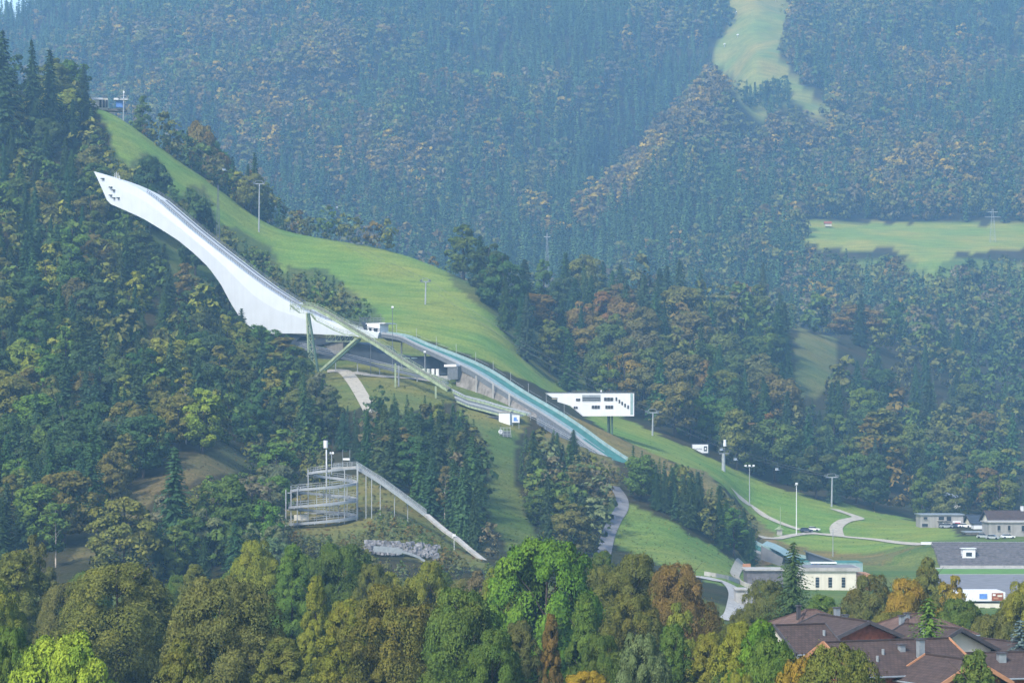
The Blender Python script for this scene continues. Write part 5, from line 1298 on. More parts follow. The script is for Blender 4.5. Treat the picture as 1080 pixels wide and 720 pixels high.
# --- foreground trees, one by one: key, centre px, top py, half-width px, distance, colour, autumn share, name, label
FG = [
 ('N_maple', 68, 659, 58, 285, 'bright lime', 0, 'maple_tree', 'bright lime green maple in the lower left corner'),
 ('N_round', 14, 650, 34, 300, 'fresh green', 0.3, 'broadleaf_tree', 'fresh green tree behind the lime maple at the left edge of the view'),
 ('N_round2', 125, 588, 72, 400, 'olive', 0.05, 'broadleaf_tree', 'big dark olive tree just behind the lime maple'),
 ('N_dome', 232, 597, 84, 335, 'olive brown', 0.0, 'broadleaf_tree', 'largest grey-brown domed tree at the bottom of the view'),
 ('N_up', 20, 570, 42, 450, 'olive', 0.15, 'broadleaf_tree', 'tall olive tree at the left edge beside the thin bare stem'),
 ('N_open', 36, 556, 20, 455, 'olive brown', 0, 'birch_tree', 'sparse tree with a thin bare stem against the brown clearing'),
 ('N_round', -8, 600, 40, 380, 'yellow green', 0.2, 'broadleaf_tree', 'yellowish green tree cut by the left edge of the view'),
 ('N_round', 268, 563, 34, 470, 'yellow green', 0.25, 'broadleaf_tree', 'small yellow green tree behind the big domed tree'),
 ('N_up', 306, 563, 28, 450, 'fresh green', 0, 'broadleaf_tree', 'dark fresh green tree with a knobbly crown below the spiral ramp'),
 ('N_conic', 330, 596, 34, 380, 'yellow green', 0.2, 'broadleaf_tree', 'yellow green pointed tree right of the grey-brown dome'),
 ('N_round2', 356, 567, 42, 460, 'mid green', 0.08, 'broadleaf_tree', 'dull green tree directly below the spiral ramp'),
 ('N_round', 416, 606, 62, 330, 'olive', 0.5, 'beech_tree', 'wide beech turning orange at its crown below the boulders'),
 ('N_round2', 478, 612, 52, 325, 'mid green', 0.35, 'beech_tree', 'green beech flecked with orange right of the widest beech'),
 ('N_up', 366, 618, 34, 340, 'yellow green', 0.5, 'broadleaf_tree', 'yellow and orange tree at the left side of the orange beech'),
 ('N_up', 300, 660, 44, 320, 'olive', 0.25, 'broadleaf_tree', 'shaded olive tree at the bottom edge beside the grey-brown dome'),
 ('N_maple', 572, 561, 58, 400, 'bright green', 0, 'maple_tree', 'large bright green maple with a rounded crown in the lower middle'),
 ('N_round', 526, 592, 28, 420, 'yellow green', 0, 'broadleaf_tree', 'light yellow green tree at the left side of the bright green maple'),
 ('N_round', 664, 576, 44, 420, 'olive', 0.1, 'broadleaf_tree', 'rounded olive green tree right of the bright maple'),
 ('N_round2', 712, 588, 40, 410, 'rust brown', 0.5, 'broadleaf_tree', 'rust brown tree standing left of the curved valley road'),
 ('N_conic', 616, 613, 36, 340, 'fresh green', 0.1, 'linden_tree', 'dense pointed green linden in front of the rounded olive tree'),
 ('N_conic', 580, 636, 22, 335, 'rust brown', 0.2, 'broadleaf_tree', 'narrow orange-brown tree left of the pointed linden'),
 ('N_up', 546, 642, 30, 335, 'olive brown', 0.25, 'broadleaf_tree', 'brownish tree between the flecked beech and the narrow orange-brown tree'),
 ('N_round', 676, 658, 36, 300, 'pale green', 0.1, 'broadleaf_tree', 'pale grey-green tree at the bottom behind the yellow bush'),
 ('N_maple', 620, 704, 34, 260, 'golden', 0, 'shrub', 'bright golden yellow bush poking in at the bottom edge'),
 ('N_round', 668, 618, 36, 370, 'olive', 0.5, 'broadleaf_tree', 'olive and orange tree between the linden and the rust brown tree'),
 ('N_open', 716, 628, 26, 380, 'yellow green', 0.3, 'birch_tree', 'airy yellow green birch below the rust brown tree'),
 ('N_up', 708, 645, 26, 330, 'fresh green', 0.2, 'broadleaf_tree', 'green tree behind the pale grey-green one'),
 ('N_up', 746, 655, 28, 330, 'yellow green', 0.35, 'broadleaf_tree', 'yellow green tree left of the tall bright green pair'),
 ('N_round', 735, 618, 14, 470, 'orange', 0.2, 'broadleaf_tree', 'small orange tipped tree at the edge of the valley road'),
 ('N_up', 776, 640, 30, 300, 'yellow green', 0, 'broadleaf_tree', 'yellowish slender tree at the left of the bright green spruce'),
 ('N_up', 800, 638, 46, 298, 'bright green', 0, 'broadleaf_tree', 'tall bright green tree left of the chalet roofs'),
 ('N_round2', 806, 606, 30, 430, 'olive brown', 0.3, 'broadleaf_tree', 'olive brown round tree behind the tall bright green one'),
 ('N_spruce', 838, 571, 42, 425, 'deep green', 0, 'spruce_tree', 'tallest dark spruce left of the cream arena building'),
 ('N_up', 868, 618, 36, 410, 'fresh green', 0.1, 'broadleaf_tree', 'bushy green tree in front of the cream arena building'),
 ('N_round', 918, 599, 36, 420, 'olive brown', 0.75, 'broadleaf_tree', 'brown-orange round tree right of the cream arena building'),
 ('N_round2', 956, 604, 32, 410, 'golden', 0.8, 'broadleaf_tree', 'golden orange tree behind the chalet roofs'),
 ('N_up', 980, 578, 24, 470, 'olive', 0.5, 'broadleaf_tree', 'olive tree rising in front of the dark stadium stand'),
 ('N_open', 1004, 600, 26, 440, 'golden', 0.7, 'broadleaf_tree', 'sparse orange-yellow tree before the grey arena apron'),
 ('N_round2', 1010, 626, 34, 400, 'mid green', 0.35, 'broadleaf_tree', 'dark green tree partly hiding the building with posters'),
 ('N_round', 1006, 655, 30, 370, 'orange', 0.4, 'broadleaf_tree', 'low red-orange tree behind the cream gable wall'),
 ('N_round2', 940, 640, 40, 385, 'olive', 0.45, 'broadleaf_tree', 'broad brown-green tree directly behind the chalets'),
 ('N_spruce', 981, 630, 62, 318, 'fresh green', 0, 'spruce_tree', 'green spruce standing between the chalet roofs'),
 ('N_round2', 1048, 642, 30, 365, 'olive brown', 0.1, 'broadleaf_tree', 'dull dark brown tree right of the cream gable'),
 ('N_round', 1076, 606, 34, 400, 'yellow green', 0.3, 'broadleaf_tree', 'yellow green tree at the right edge over the poster building'),
 ('N_spruce2', 1079, 653, 44, 330, 'dusty blue', 0, 'spruce_tree', 'blue-grey spruce at the right edge of the view'),
 ('N_pine', 1034, 670, 38, 275, 'mid green', 0.15, 'pine_tree', 'soft needled pine in front of the chalet wing'),
 ('N_dome', 886, 667, 54, 270, 'olive', 0.35, 'broadleaf_tree', 'yellow tipped round tree hiding part of the chalets'),
 ('N_maple', 843, 684, 32, 275, 'golden', 0.3, 'broadleaf_tree', 'orange-yellow small tree left of the round tree by the chalets'),
 ('N_round2', 812, 664, 40, 287, 'fresh green', 0, 'broadleaf_tree', 'fresh green tree hiding the end wall of the leftmost chalet'),
 ('N_round', 884, 634, 24, 400, 'olive', 0.2, 'broadleaf_tree', 'olive tree filling the gap below the cream arena building'),
 ('N_maple', 780, 700, 26, 280, 'yellow green', 0.1, 'broadleaf_tree', 'small yellow green tree at the bottom left of the chalets'),
 ('N_up', 190, 660, 40, 300, 'olive', 0.35, 'broadleaf_tree', 'yellow-brown tree at the bottom edge in front of the grey-brown dome'),
 ('N_round', 635, 660, 34, 315, 'mid green', 0.25, 'broadleaf_tree', 'low green tree between the linden and the pale grey-green one'),
 ('N_round', 520, 655, 40, 312, 'mid green', 0.2, 'broadleaf_tree', 'green tree at the bottom right of the flecked beech'),
 ('N_round', 772, 668, 30, 315, 'mid green', 0.1, 'broadleaf_tree', 'green tree low in front of the curved valley road'),
 ('N_round2', 70, 610, 34, 430, 'olive brown', 0.1, 'broadleaf_tree', 'brownish tree between the left edge and the big olive tree'),
 ('N_round', 448, 585, 30, 440, 'yellow green', 0.1, 'broadleaf_tree', 'light green tree growing below the white basin'),
 ('N_round', 395, 588, 24, 450, 'olive', 0.1, 'broadleaf_tree', 'small olive tree below the left end of the boulders'),
 ('N_open', 500, 596, 24, 470, 'grey brown', 0.1, 'broadleaf_tree', 'thin grey-brown tree at the lower end of the concrete channel'),
]
FILL = [(-10, 585, 'olive'), (52, 592, 'olive brown'), (92, 598, 'mid green'), (150, 592, 'olive'), (188, 602, 'mid green'), (208, 588, 'olive'), (250, 598, 'mid green'), (285, 582, 'olive'), (318, 580, 'mid green'), (340, 585, 'olive'),
 (380, 590, 'olive'), (412, 596, 'yellow green'), (440, 604, 'olive'), (470, 598, 'mid green'), (492, 606, 'olive brown'), (515, 604, 'yellow green'), (545, 590, 'mid green'), (600, 592, 'mid green'), (630, 590, 'olive'), (637, 573, 'mid green'), (650, 596, 'mid green'), (690, 606, 'olive'), (725, 626, 'rust brown'),
 (750, 640, 'yellow green'), (790, 630, 'olive'), (826, 628, 'olive brown'), (858, 640, 'mid green'), (888, 636, 'mid green'), (915, 632, 'olive brown'), (935, 626, 'olive'), (965, 628, 'olive brown'), (990, 618, 'olive'), (1022, 642, 'olive'), (1062, 640, 'olive brown'), (1085, 628, 'olive')]
for i, (px, pt, c_) in enumerate(FILL):
    D = (480, 520, 500)[i % 3] if px < 730 else (430, 455)[i % 2]
    FG.append((('N_round', 'N_up', 'N_round2', 'N_conic')[(i*7) % 4], px, pt, (27, 22, 30)[i % 3], D, c_, (0.1, 0.4, 0)[i % 3], 'broadleaf_tree',
               '%s tree in the hedge row behind the foreground trees, %s from the left' % (c_, ('first second third fourth fifth sixth seventh eighth ninth tenth eleventh twelfth thirteenth fourteenth fifteenth sixteenth'.split())[sum(1 for q in FILL[:i] if q[2] == c_)])))
FG_DIM[0] = 0.95
for (key, px, pt, hw, D, cn_, al, nm, lab) in FG:
    x = (px-540)*D/F; z0 = -5.2
    if D > 600: z0 = gz(x, D)
    else: z0 = gz(x, D)
    h = HC+(HZ-pt)*D/F-z0+0.3
    if nm == 'shrub': z0 += h-7; h = 7
    tree(key, x, D, h, hw*D/F*(0.92 if 'spruce' not in key else 1.0), cn_, lab, 'foreground trees', 'bush' if nm == 'shrub' else 'tree', nm, z0, al*0.6, 0.05)

FG_DIM[0] = 1.0
# --- protected outlines that nearer trees must not cover
PROT = [([(99, 181), (128, 190), (165, 211), (200, 241), (240, 273), (280, 303), (340, 336), (400, 350), (400, 357), (330, 352), (300, 350), (286, 348), (268, 335), (243, 312), (220, 282), (188, 254), (150, 230), (114, 214)], 1073),
        ([(300, 300), (345, 330), (400, 345), (480, 374), (560, 415), (660, 485), (660, 497), (575, 445), (548, 452), (520, 448), (500, 434), (476, 418), (450, 412), (440, 420), (420, 412), (400, 404), (372, 404), (336, 398), (318, 350)], 1010),
        ([(570, 410), (672, 410), (672, 442), (614, 442)], 995), ([(298, 545), (298, 508), (330, 488), (340, 462), (372, 470), (384, 494), (455, 543), (515, 594), (505, 596), (450, 556), (400, 528), (382, 522), (382, 560), (310, 560)], 735),
        ([(390, 565), (455, 568), (462, 590), (440, 594), (395, 586)], 675), ([(728, 466), (749, 466), (749, 480), (728, 480)], 1075),
        ([(968, 540), (1090, 535), (1090, 576), (968, 576)], 1012), ([(800, 570), (1100, 570), (1100, 640), (800, 640)], 960), ([(636, 512), (662, 512), (655, 560), (640, 575), (634, 545)], 930),
        ([(340, 395), (365, 392), (390, 425), (375, 432)], 1000), ([(95, 98), (135, 98), (135, 120), (108, 116)], 1300), ([(686, 432), (692, 432), (692, 460), (686, 460)], 1060), ([(742, 503), (756, 503), (756, 514), (742, 514)], 985),
        ([(758, 462), (768, 462), (768, 490), (758, 490)], 1045), ([(270, 190), (278, 190), (278, 232), (270, 232)], 1240), ([(226, 194), (234, 194), (234, 240), (226, 240)], 1160), ([(525, 437), (550, 437), (550, 462), (525, 466)], 960)]
for k in ('main', 'lower', 'strip', 'brown', 'plateau', 'run', 'clear'): PROT.append((POLY[k], DEPTH[k][1]-20))
PROT[-7] = (POLY['main'], 1262)
def blocked(px, pt, pb, hw, D):
    X_ = ([px, px-hw*0.3, px+hw*0.3, px-hw*0.6, px+hw*0.6, px-hw*0.75, px+hw*0.75, px, px-hw*0.8, px+hw*0.8]); hgt = pb-pt
    Y_ = ([pt+1, pt+hgt*0.2, pt+hgt*0.2, pt+hgt*0.45, pt+hgt*0.45, pt+hgt*0.72, pt+hgt*0.72, pt+hgt*0.6, pt+hgt*0.85, pt+hgt*0.85])
    for poly, dm in PROT:
        if D < dm and any(in1(a, b, poly) for a, b in zip(X_, Y_)): return True
    return False
CANDS = []
def add_zone(zone, poly, d0, d1, sx, sy, n, hr, pc, pal_c, pal_b, seed, birch=0.0, shrub=False, wr=(0.85, 1.15), bright=None):
    r = random.Random(seed); xs = [p[0] for p in poly]; ys = [p[1] for p in poly]; pts = []
    for _ in range(n):
        px = r.uniform(min(xs), max(xs)); py = r.uniform(min(ys), max(ys))
        if not in1(px, py, poly): continue
        if any(((px-a)/sx)**2+((py-b_)/sy)**2 < 1 for a, b_ in pts): continue
        D = inv(px, py, d0, d1)
        if D is None: continue
        con = r.random() < pc; h = r.uniform(*hr)*(1.04*r.uniform(0.78, 1.1) if con else 0.95); w = r.uniform(*wr)*(r.uniform(0.85, 1.25) if con else 1)
        if shrub: key = 'M_shrub%d' % r.randrange(2); rad = h*0.62*w; nm = 'shrub'
        elif con: key = 'M_spruce%d' % r.randrange(6); rad = h*0.185*w; nm = 'spruce_tree'
        elif r.random() < birch: key = 'M_birch%d' % r.randrange(2); rad = h*0.15*w; nm = 'birch_tree'
        elif r.random() < 0.42: key = 'M_up%d' % r.randrange(4); rad = h*0.225*w; nm = 'broadleaf_tree'
        else: key = 'M_round%d' % r.randrange(5); rad = h*0.33*w; nm = 'broadleaf_tree'
        s = F/D; pt = py-h*s
        if blocked(px, pt, py, rad*s, D):
            h *= 0.62; rad *= 0.7; pt = py-h*s
            if blocked(px, pt, py, rad*s, D): continue
        pts.append((px, py))
        cn_ = r.choice(pal_c if con else pal_b)
        x = (px-540)*D/F
        CANDS.append(dict(zone=zone, key=key, px=px, pt=pt, pb=py, hw=rad*s, D=D, x=x, h=h, rad=rad, col=cn_, nm=nm, al=r.choice((0, 0, 0, 0.12)) if nm == 'broadleaf_tree' else 0))
CON = ['dark green', 'dark green', 'blue green', 'deep green']
BR_L = ['olive', 'olive', 'deep green', 'olive brown', 'mid green', 'mid green', 'olive', 'deep green', 'yellow green', 'fresh green']
BR_M = ['olive', 'mid green', 'olive brown', 'deep green', 'olive', 'rust brown', 'mid green', 'olive', 'mid green', 'olive brown', 'deep green']
add_zone('on the upper left hillside', [(-60, 95), (62, 98), (105, 118), (165, 200), (330, 300), (330, 250), (160, 118), (170, 260), (120, 300), (-60, 300)], 700, 1320, 15, 11, 5000, (15, 21), 0.36, CON, BR_L, 101)
add_zone('in woods behind the ski jump', [(128, 182), (200, 212), (240, 255), (300, 296), (395, 328), (402, 346), (320, 348), (280, 342), (230, 292), (180, 245), (130, 222)], 1080, 1330, 12, 8, 4000, (10, 16), 0.3, CON, ['olive', 'mid green', 'fresh green', 'olive brown'], 102)
add_zone('on slope beside the white inrun', [(-60, 300), (120, 300), (175, 250), (300, 375), (350, 440), (-60, 440)], 700, 1075, 19, 13, 6000, (16, 22), 0.36, CON, BR_L+['yellow green', 'deep green'], 103, birch=0.12)
add_zone('above the brown clearing', [(-60, 440), (350, 440), (330, 480), (285, 470), (200, 480), (150, 505), (90, 560), (60, 600), (-60, 600)], 640, 980, 20, 13, 6000, (15, 21), 0.42, CON, BR_L, 104, birch=0.15)
add_zone('in grove below the brown clearing', [(100, 600), (135, 560), (170, 522), (230, 505), (300, 500), (300, 560), (300, 616), (100, 616)], 610, 860, 17, 12, 4000, (11, 15), 0.38, ['blue green', 'deep green', 'dark green'], ['olive', 'mid green', 'fresh green', 'olive brown', 'pale green'], 105)
add_zone('in wood right of spiral ramp', [(300, 470), (350, 432), (480, 432), (530, 470), (538, 590), (505, 590), (455, 545), (395, 505), (370, 480)], 640, 960, 12, 12, 5000, (15, 20), 0.62, CON, ['olive', 'olive brown', 'grey brown', 'mid green', 'deep green'], 106, birch=0.3)
add_zone('in wood left of asphalt road', [(545, 470), (600, 470), (642, 500), (638, 590), (560, 596), (548, 540)], 640, 930, 13, 12, 4000, (14, 18), 0.5, CON, ['olive', 'olive brown', 'grey brown', 'mid green', 'pale green'], 107, birch=0.4)
add_zone('in spruces above the lower slope', [(655, 500), (700, 488), (745, 500), (800, 560), (802, 606), (790, 600), (740, 568), (700, 542), (662, 526)], 700, 970, 8.5, 7, 9000, (14, 20), 0.85, ['dark green', 'blue green', 'dark green'], ['olive', 'olive brown', 'mid green'], 108)
add_zone('along top of the upper meadow', [(125, 112), (150, 120), (215, 185), (280, 235), (330, 246), (480, 280), (480, 300), (270, 245), (200, 192), (135, 122)], 1180, 1420, 12, 6, 4000, (9, 16), 0.3, CON, ['olive', 'mid green', 'olive brown', 'rust brown', 'deep green'], 109)
add_zone('in forest behind the judges building', [(478, 285), (560, 330), (600, 318), (760, 330), (840, 338), (880, 352), (840, 430), (830, 520), (755, 492), (690, 462), (622, 430), (560, 392), (500, 310)], 1080, 1600, 18, 12, 9000, (21, 29), 0.48, CON, BR_M, 110)
add_zone('in forest beyond the lower meadow', [(838, 418), (875, 405), (1000, 380), (1150, 385), (1150, 550), (1000, 556), (900, 536), (830, 520)], 1060, 1620, 19, 13, 8000, (17, 25), 0.38, CON, BR_M, 111)
add_zone('on wooded rise below far plateau', [(780, 330), (850, 345), (1000, 400), (1150, 400), (1150, 320), (990, 290), (940, 262), (880, 268), (800, 290)], 1500, 2080, 17, 11, 6000, (20, 28), 0.42, CON, BR_M, 112)
add_zone('as undergrowth around the spiral mound', [(262, 505), (300, 520), (300, 560), (395, 556), (420, 540), (452, 552), (500, 590), (520, 612), (270, 615), (262, 560)], 620, 820, 8.5, 5, 4000, (2.6, 5.2), 0.0, CON, ['olive', 'mid green', 'olive brown', 'pale green', 'rust brown'], 113, shrub=True)
add_zone('as bushes behind the spiral ramp', [(262, 470), (345, 470), (345, 520), (300, 520), (262, 530)], 700, 860, 12, 9, 900, (6, 9), 0.0, CON, ['mid green', 'olive', 'fresh green', 'olive brown'], 114, shrub=True)
add_zone('as shrubs beside the asphalt road', [(600, 470), (660, 500), (662, 520), (645, 512), (636, 545), (625, 540), (610, 500)], 700, 980, 8, 6, 900, (2.5, 4.5), 0.0, CON, ['olive', 'mid green', 'olive brown', 'rust brown'], 115, shrub=True)
add_zone('as shrubs behind the landing slope', [(700, 480), (745, 500), (780, 530), (800, 560), (800, 575), (760, 545), (700, 500)], 900, 1060, 9, 6, 900, (2.5, 5), 0.0, CON, ['olive', 'mid green', 'olive brown'], 116, shrub=True)
# a few hand-placed singles of the middle distance
def single(key, px, pt, pb, hw, D, cn_, nm, lab, al=0.0):
    x = (px-540)*D/F; z = gz(x, D); h = HC+(HZ-pt)*D/F-z
    if h < 2: z -= 3; h += 3
    tree(key, x, D, h, hw*D/F, cn_, lab, None, 'tree', nm, z, al, 0.03)
for a in [('M_spruce0', 4, 32, 110, 22, 1190, 'dark green', 'spruce_tree', 'tall dark spruce on the skyline of the near ridge at the left edge'),
          ('M_spruce1', 36, 42, 105, 15, 1200, 'dark green', 'spruce_tree', 'dark pointed spruce second in the ridge-top row'),
          ('M_spruce2', 54, 52, 105, 17, 1210, 'dark green', 'spruce_tree', 'dark spruce third in the ridge-top row'),
          ('M_spruce3', 92, 97, 140, 16, 1230, 'dark green', 'spruce_tree', 'dark spruce just left of the hilltop station'),
          ('M_round1', 206, 197, 250, 20, 1120, 'deep green', 'broadleaf_tree', 'round dark tree in front of the upper meadow behind the inrun'),
          ('M_round2', 158, 162, 205, 20, 1150, 'dark green', 'broadleaf_tree', 'dark broad tree beside the tip of the white inrun'),
          ('M_round0', 241, 177, 222, 15, 1290, 'fresh green', 'broadleaf_tree', 'fresh green round tree on the meadow edge left of the upper pylon'),
          ('M_spruce4', 270, 160, 215, 10, 1300, 'dark green', 'spruce_tree', 'dark spruce behind the upper meadow pylon'),
          ('M_round3', 213, 124, 165, 15, 1318, 'rust brown', 'broadleaf_tree', 'rust brown tree among the woods behind the upper meadow', 0.6),
          ('M_up1', 150, 98, 130, 9, 1310, 'mid green', 'broadleaf_tree', 'pale green upright tree right of the hilltop station'),
          ('M_spruce5', 604, 452, 500, 9, 905, 'dark green', 'spruce_tree', 'lone dark spruce in front of the landing slope'),
          ('M_up2', 300, 352, 430, 26, 965, 'olive', 'broadleaf_tree', 'big olive tree with orange tips touching the left legs of the green jump', 0.7),
          ('M_up0', 648, 300, 400, 30, 1350, 'olive', 'broadleaf_tree', 'broad olive tree in the middle of the forest behind the meadow'),
          ('M_round4', 556, 305, 380, 30, 1190, 'rust brown', 'broadleaf_tree', 'brown autumn beech at the right edge of the green meadow', 0.5),
          ('M_round0', 905, 318, 400, 26, 1640, 'rust brown', 'broadleaf_tree', 'large orange-brown beech beside the steep forest clearing', 0.7),
          ('M_round1', 728, 412, 480, 17, 1100, 'bright green', 'broadleaf_tree', 'bright green tree between the judges building and the display board'),
          ('M_up3', 927, 425, 520, 30, 1180, 'olive', 'broadleaf_tree', 'olive tree with golden top behind the lower meadow', 0.8),
          ('M_up3', 165, 418, 505, 17, 800, 'olive', 'broadleaf_tree', 'tall olive tree standing over the brown clearing'),
          ('M_birch0', 196, 422, 475, 12, 800, 'rust brown', 'broadleaf_tree', 'small rusty tree at the upper rim of the brown clearing'),
          ('M_round2', 132, 520, 610, 32, 640, 'olive', 'broadleaf_tree', 'rounded olive tree at the lower rim of the brown clearing', 0.2),
          ('M_spruce2', 184, 470, 600, 26, 655, 'blue green', 'spruce_tree', 'tall blue green spruce rising out of the grove below the clearing'),
          ('M_round3', 238, 495, 600, 26, 665, 'mid green', 'broadleaf_tree', 'green tree right of the blue green spruce in the grove')]:
    single(*a)
    px, pt, pb, hw, D = a[1:6]
# woods standing just behind the meadow crest: their bases are out of sight
TOPS = [(120, 122), (143, 104), (155, 112), (185, 126), (215, 126), (240, 152), (268, 166), (290, 198), (310, 212), (335, 230), (370, 246), (400, 252), (440, 262), (480, 262)]
rc = random.Random(77)
for row in range(3):
    px = 141+row*3
    while px < 474:
        i = int(np.searchsorted(PG, px)); seg = (DG > 1080) & (DG < 1340); dcr = float(DG[seg][int(np.argmin(PYG[i][seg]))])
        D = dcr+10+row*22+rc.uniform(0, 12); x = (px-540)*D/F; z = gz(x, D); tops = np.interp(px, [q[0] for q in TOPS], [q[1] for q in TOPS])
        pt = tops+rc.uniform(0, 16)+(2-row)*9; h = HC+(HZ-pt)*D/F-z; pb = HZ-(z-HC)*F/D
        if px > 335: h *= 0.75
        if 4 < h < 34:
            con = rc.random() < 0.35; nm = 'spruce_tree' if con else 'broadleaf_tree'
            key = 'M_spruce%d' % rc.randrange(6) if con else 'M_round%d' % rc.randrange(5)
            rad = min(h, 20)*(0.18 if con else 0.30); cc_ = rc.choice(['dark green', 'deep green']) if con else rc.choice(['olive', 'mid green', 'olive brown', 'fresh green', 'rust brown'])
            CANDS.append(dict(zone='along top of the upper meadow', key=key, px=px, pt=pt, pb=pb, hw=rad*F/D, D=D, x=x, h=h, rad=rad, col=cc_, nm=nm, al=0.0))
        px += rc.uniform(11, 17)
# the largest 300 of each kind become individuals, the rest one wooded mass
CANDS.sort(key=lambda c: -(c['pb']-c['pt'])*c['hw'])
cnt = {'spruce': 0, 'broad': 0}; keep = []; rest = []
for c in CANDS:
    k = 'spruce' if c['nm'] == 'spruce_tree' else 'broad'
    lim = 270 if k == 'spruce' else 225
    if cnt[k] < lim and -25 < c['px'] < 1105 and c['D'] < 1900: cnt[k] += 1; keep.append(c)
    else: rest.append(c)
print('CANDS', len(CANDS), cnt, 'rest', len(rest))
from collections import defaultdict, Counter
print(Counter(c['zone'] for c in CANDS))
NOUN = {'spruce_tree': 'spruce', 'broadleaf_tree': 'broadleaf tree', 'birch_tree': 'birch', 'shrub': 'shrub'}
ORD = ['first', 'second', 'third', 'fourth', 'fifth', 'sixth', 'seventh', 'eighth', 'ninth', 'tenth', 'eleventh', 'twelfth', 'thirteenth', 'fourteenth', 'fifteenth', 'sixteenth', 'seventeenth', 'eighteenth', 'nineteenth', 'twentieth']
sets = defaultdict(list)
for c in keep: sets[(c['zone'], c['col'], c['nm'])].append(c)
for (zone, col, nm), cs in sets.items():
    grp = '%s %ss %s' % (col, NOUN[nm], zone)
    hs = sorted(c['pb'] for c in cs); halves = [cs]
    names = ['']
    if len(cs) > 8:
        m_ = hs[len(hs)//2]; halves = [[c for c in cs if c['pb'] < m_], [c for c in cs if c['pb'] >= m_]]; names = ['higher up ', 'lower down ']
    for half, nmz in zip(halves, names):
        half.sort(key=lambda c: c['px'])
        for i, c in enumerate(half):
            if len(half) == 1: lab = 'only %s %s %s%s' % (col, NOUN[nm], nmz, zone)
            else: lab = '%s %s %s from the left %s%s' % (ORD[min(i, 19)], col, NOUN[nm], nmz, zone)
            tree(c['key'], c['x'], c['D'], c['h'], c['rad'], c['col'], ' '.join(lab.split()), grp, 'shrub' if nm == 'shrub' else 'tree', nm, None, c['al'])

# --- the far-off woods: one mass of small crowns
def low_broad(seed, n=300):
    r = np.random.default_rng(seed); P, Nn, S, v, a, C, br = broad_pts(4.6, 17, 2, env_round if seed % 2 else env_upright, 22, n, 0.95, r, 0.34, 0.2); return P, Nn, S, None, v, LASTSN
def low_con(seed):
    r = np.random.default_rng(seed); P, Nn, S, A, v = conif_pts(3.2, 22, 2, 15, 8, 3, 1.15, r, 0.5, 0.25); return P, Nn, S, A, v, LASTSN
LB = [low_broad(60+k) for k in range(6)]; LC = [low_con(70+k) for k in range(5)]
acc = [[], [], [], [], [], [], []]
def add_far(x, y, z, h, con, col, r, wid=1.0):
    P, Nn, S, A, v, SN = (LC if con else LB)[int(r.integers(0, 5))]
    H = 22 if con else 17; s = h/H; an = r.uniform(0, 6.28); ca, sa = math.cos(an), math.sin(an)
    Rm = np.array([[ca, -sa, 0], [sa, ca, 0], [0, 0, 1]])
    sw = s*wid
    acc[0].append((P@Rm.T)*np.array([sw, sw, s])+np.array([x, y, z])); acc[1].append(Nn@Rm.T); acc[2].append(S*s)
    acc[3].append((A@Rm.T) if A is not None else r.normal(size=P.shape)); acc[4].append(v)
    acc[6].append(SN@Rm.T); acc[5].append(np.tile(np.array([*col, 1.0]), (len(P), 1)))
rf = np.random.default_rng(5)
palC = [GREENS[k] for k in ('dark green', 'dark green', 'blue green', 'deep green')]
palB = [GREENS[k] for k in ('olive', 'olive', 'mid green', 'deep green', 'olive brown', 'grey brown', 'rust brown', 'olive')]
WARM = [(430, 190, 110, 60), (285, 120, 70, 55), (585, 215, 50, 50), (350, 70, 60, 40), (690, 60, 50, 45), (880, 150, 90, 40), (740, 150, 40, 40), (960, 185, 70, 30), (250, 40, 60, 25), (1000, 90, 60, 30)]
palA = [GREENS[k] for k in ('rust brown', 'golden', 'grey brown', 'olive brown')]
FARP = [POLY['run'], POLY['plateau'], POLY['glade'], POLY['clear']]
nfar = 0
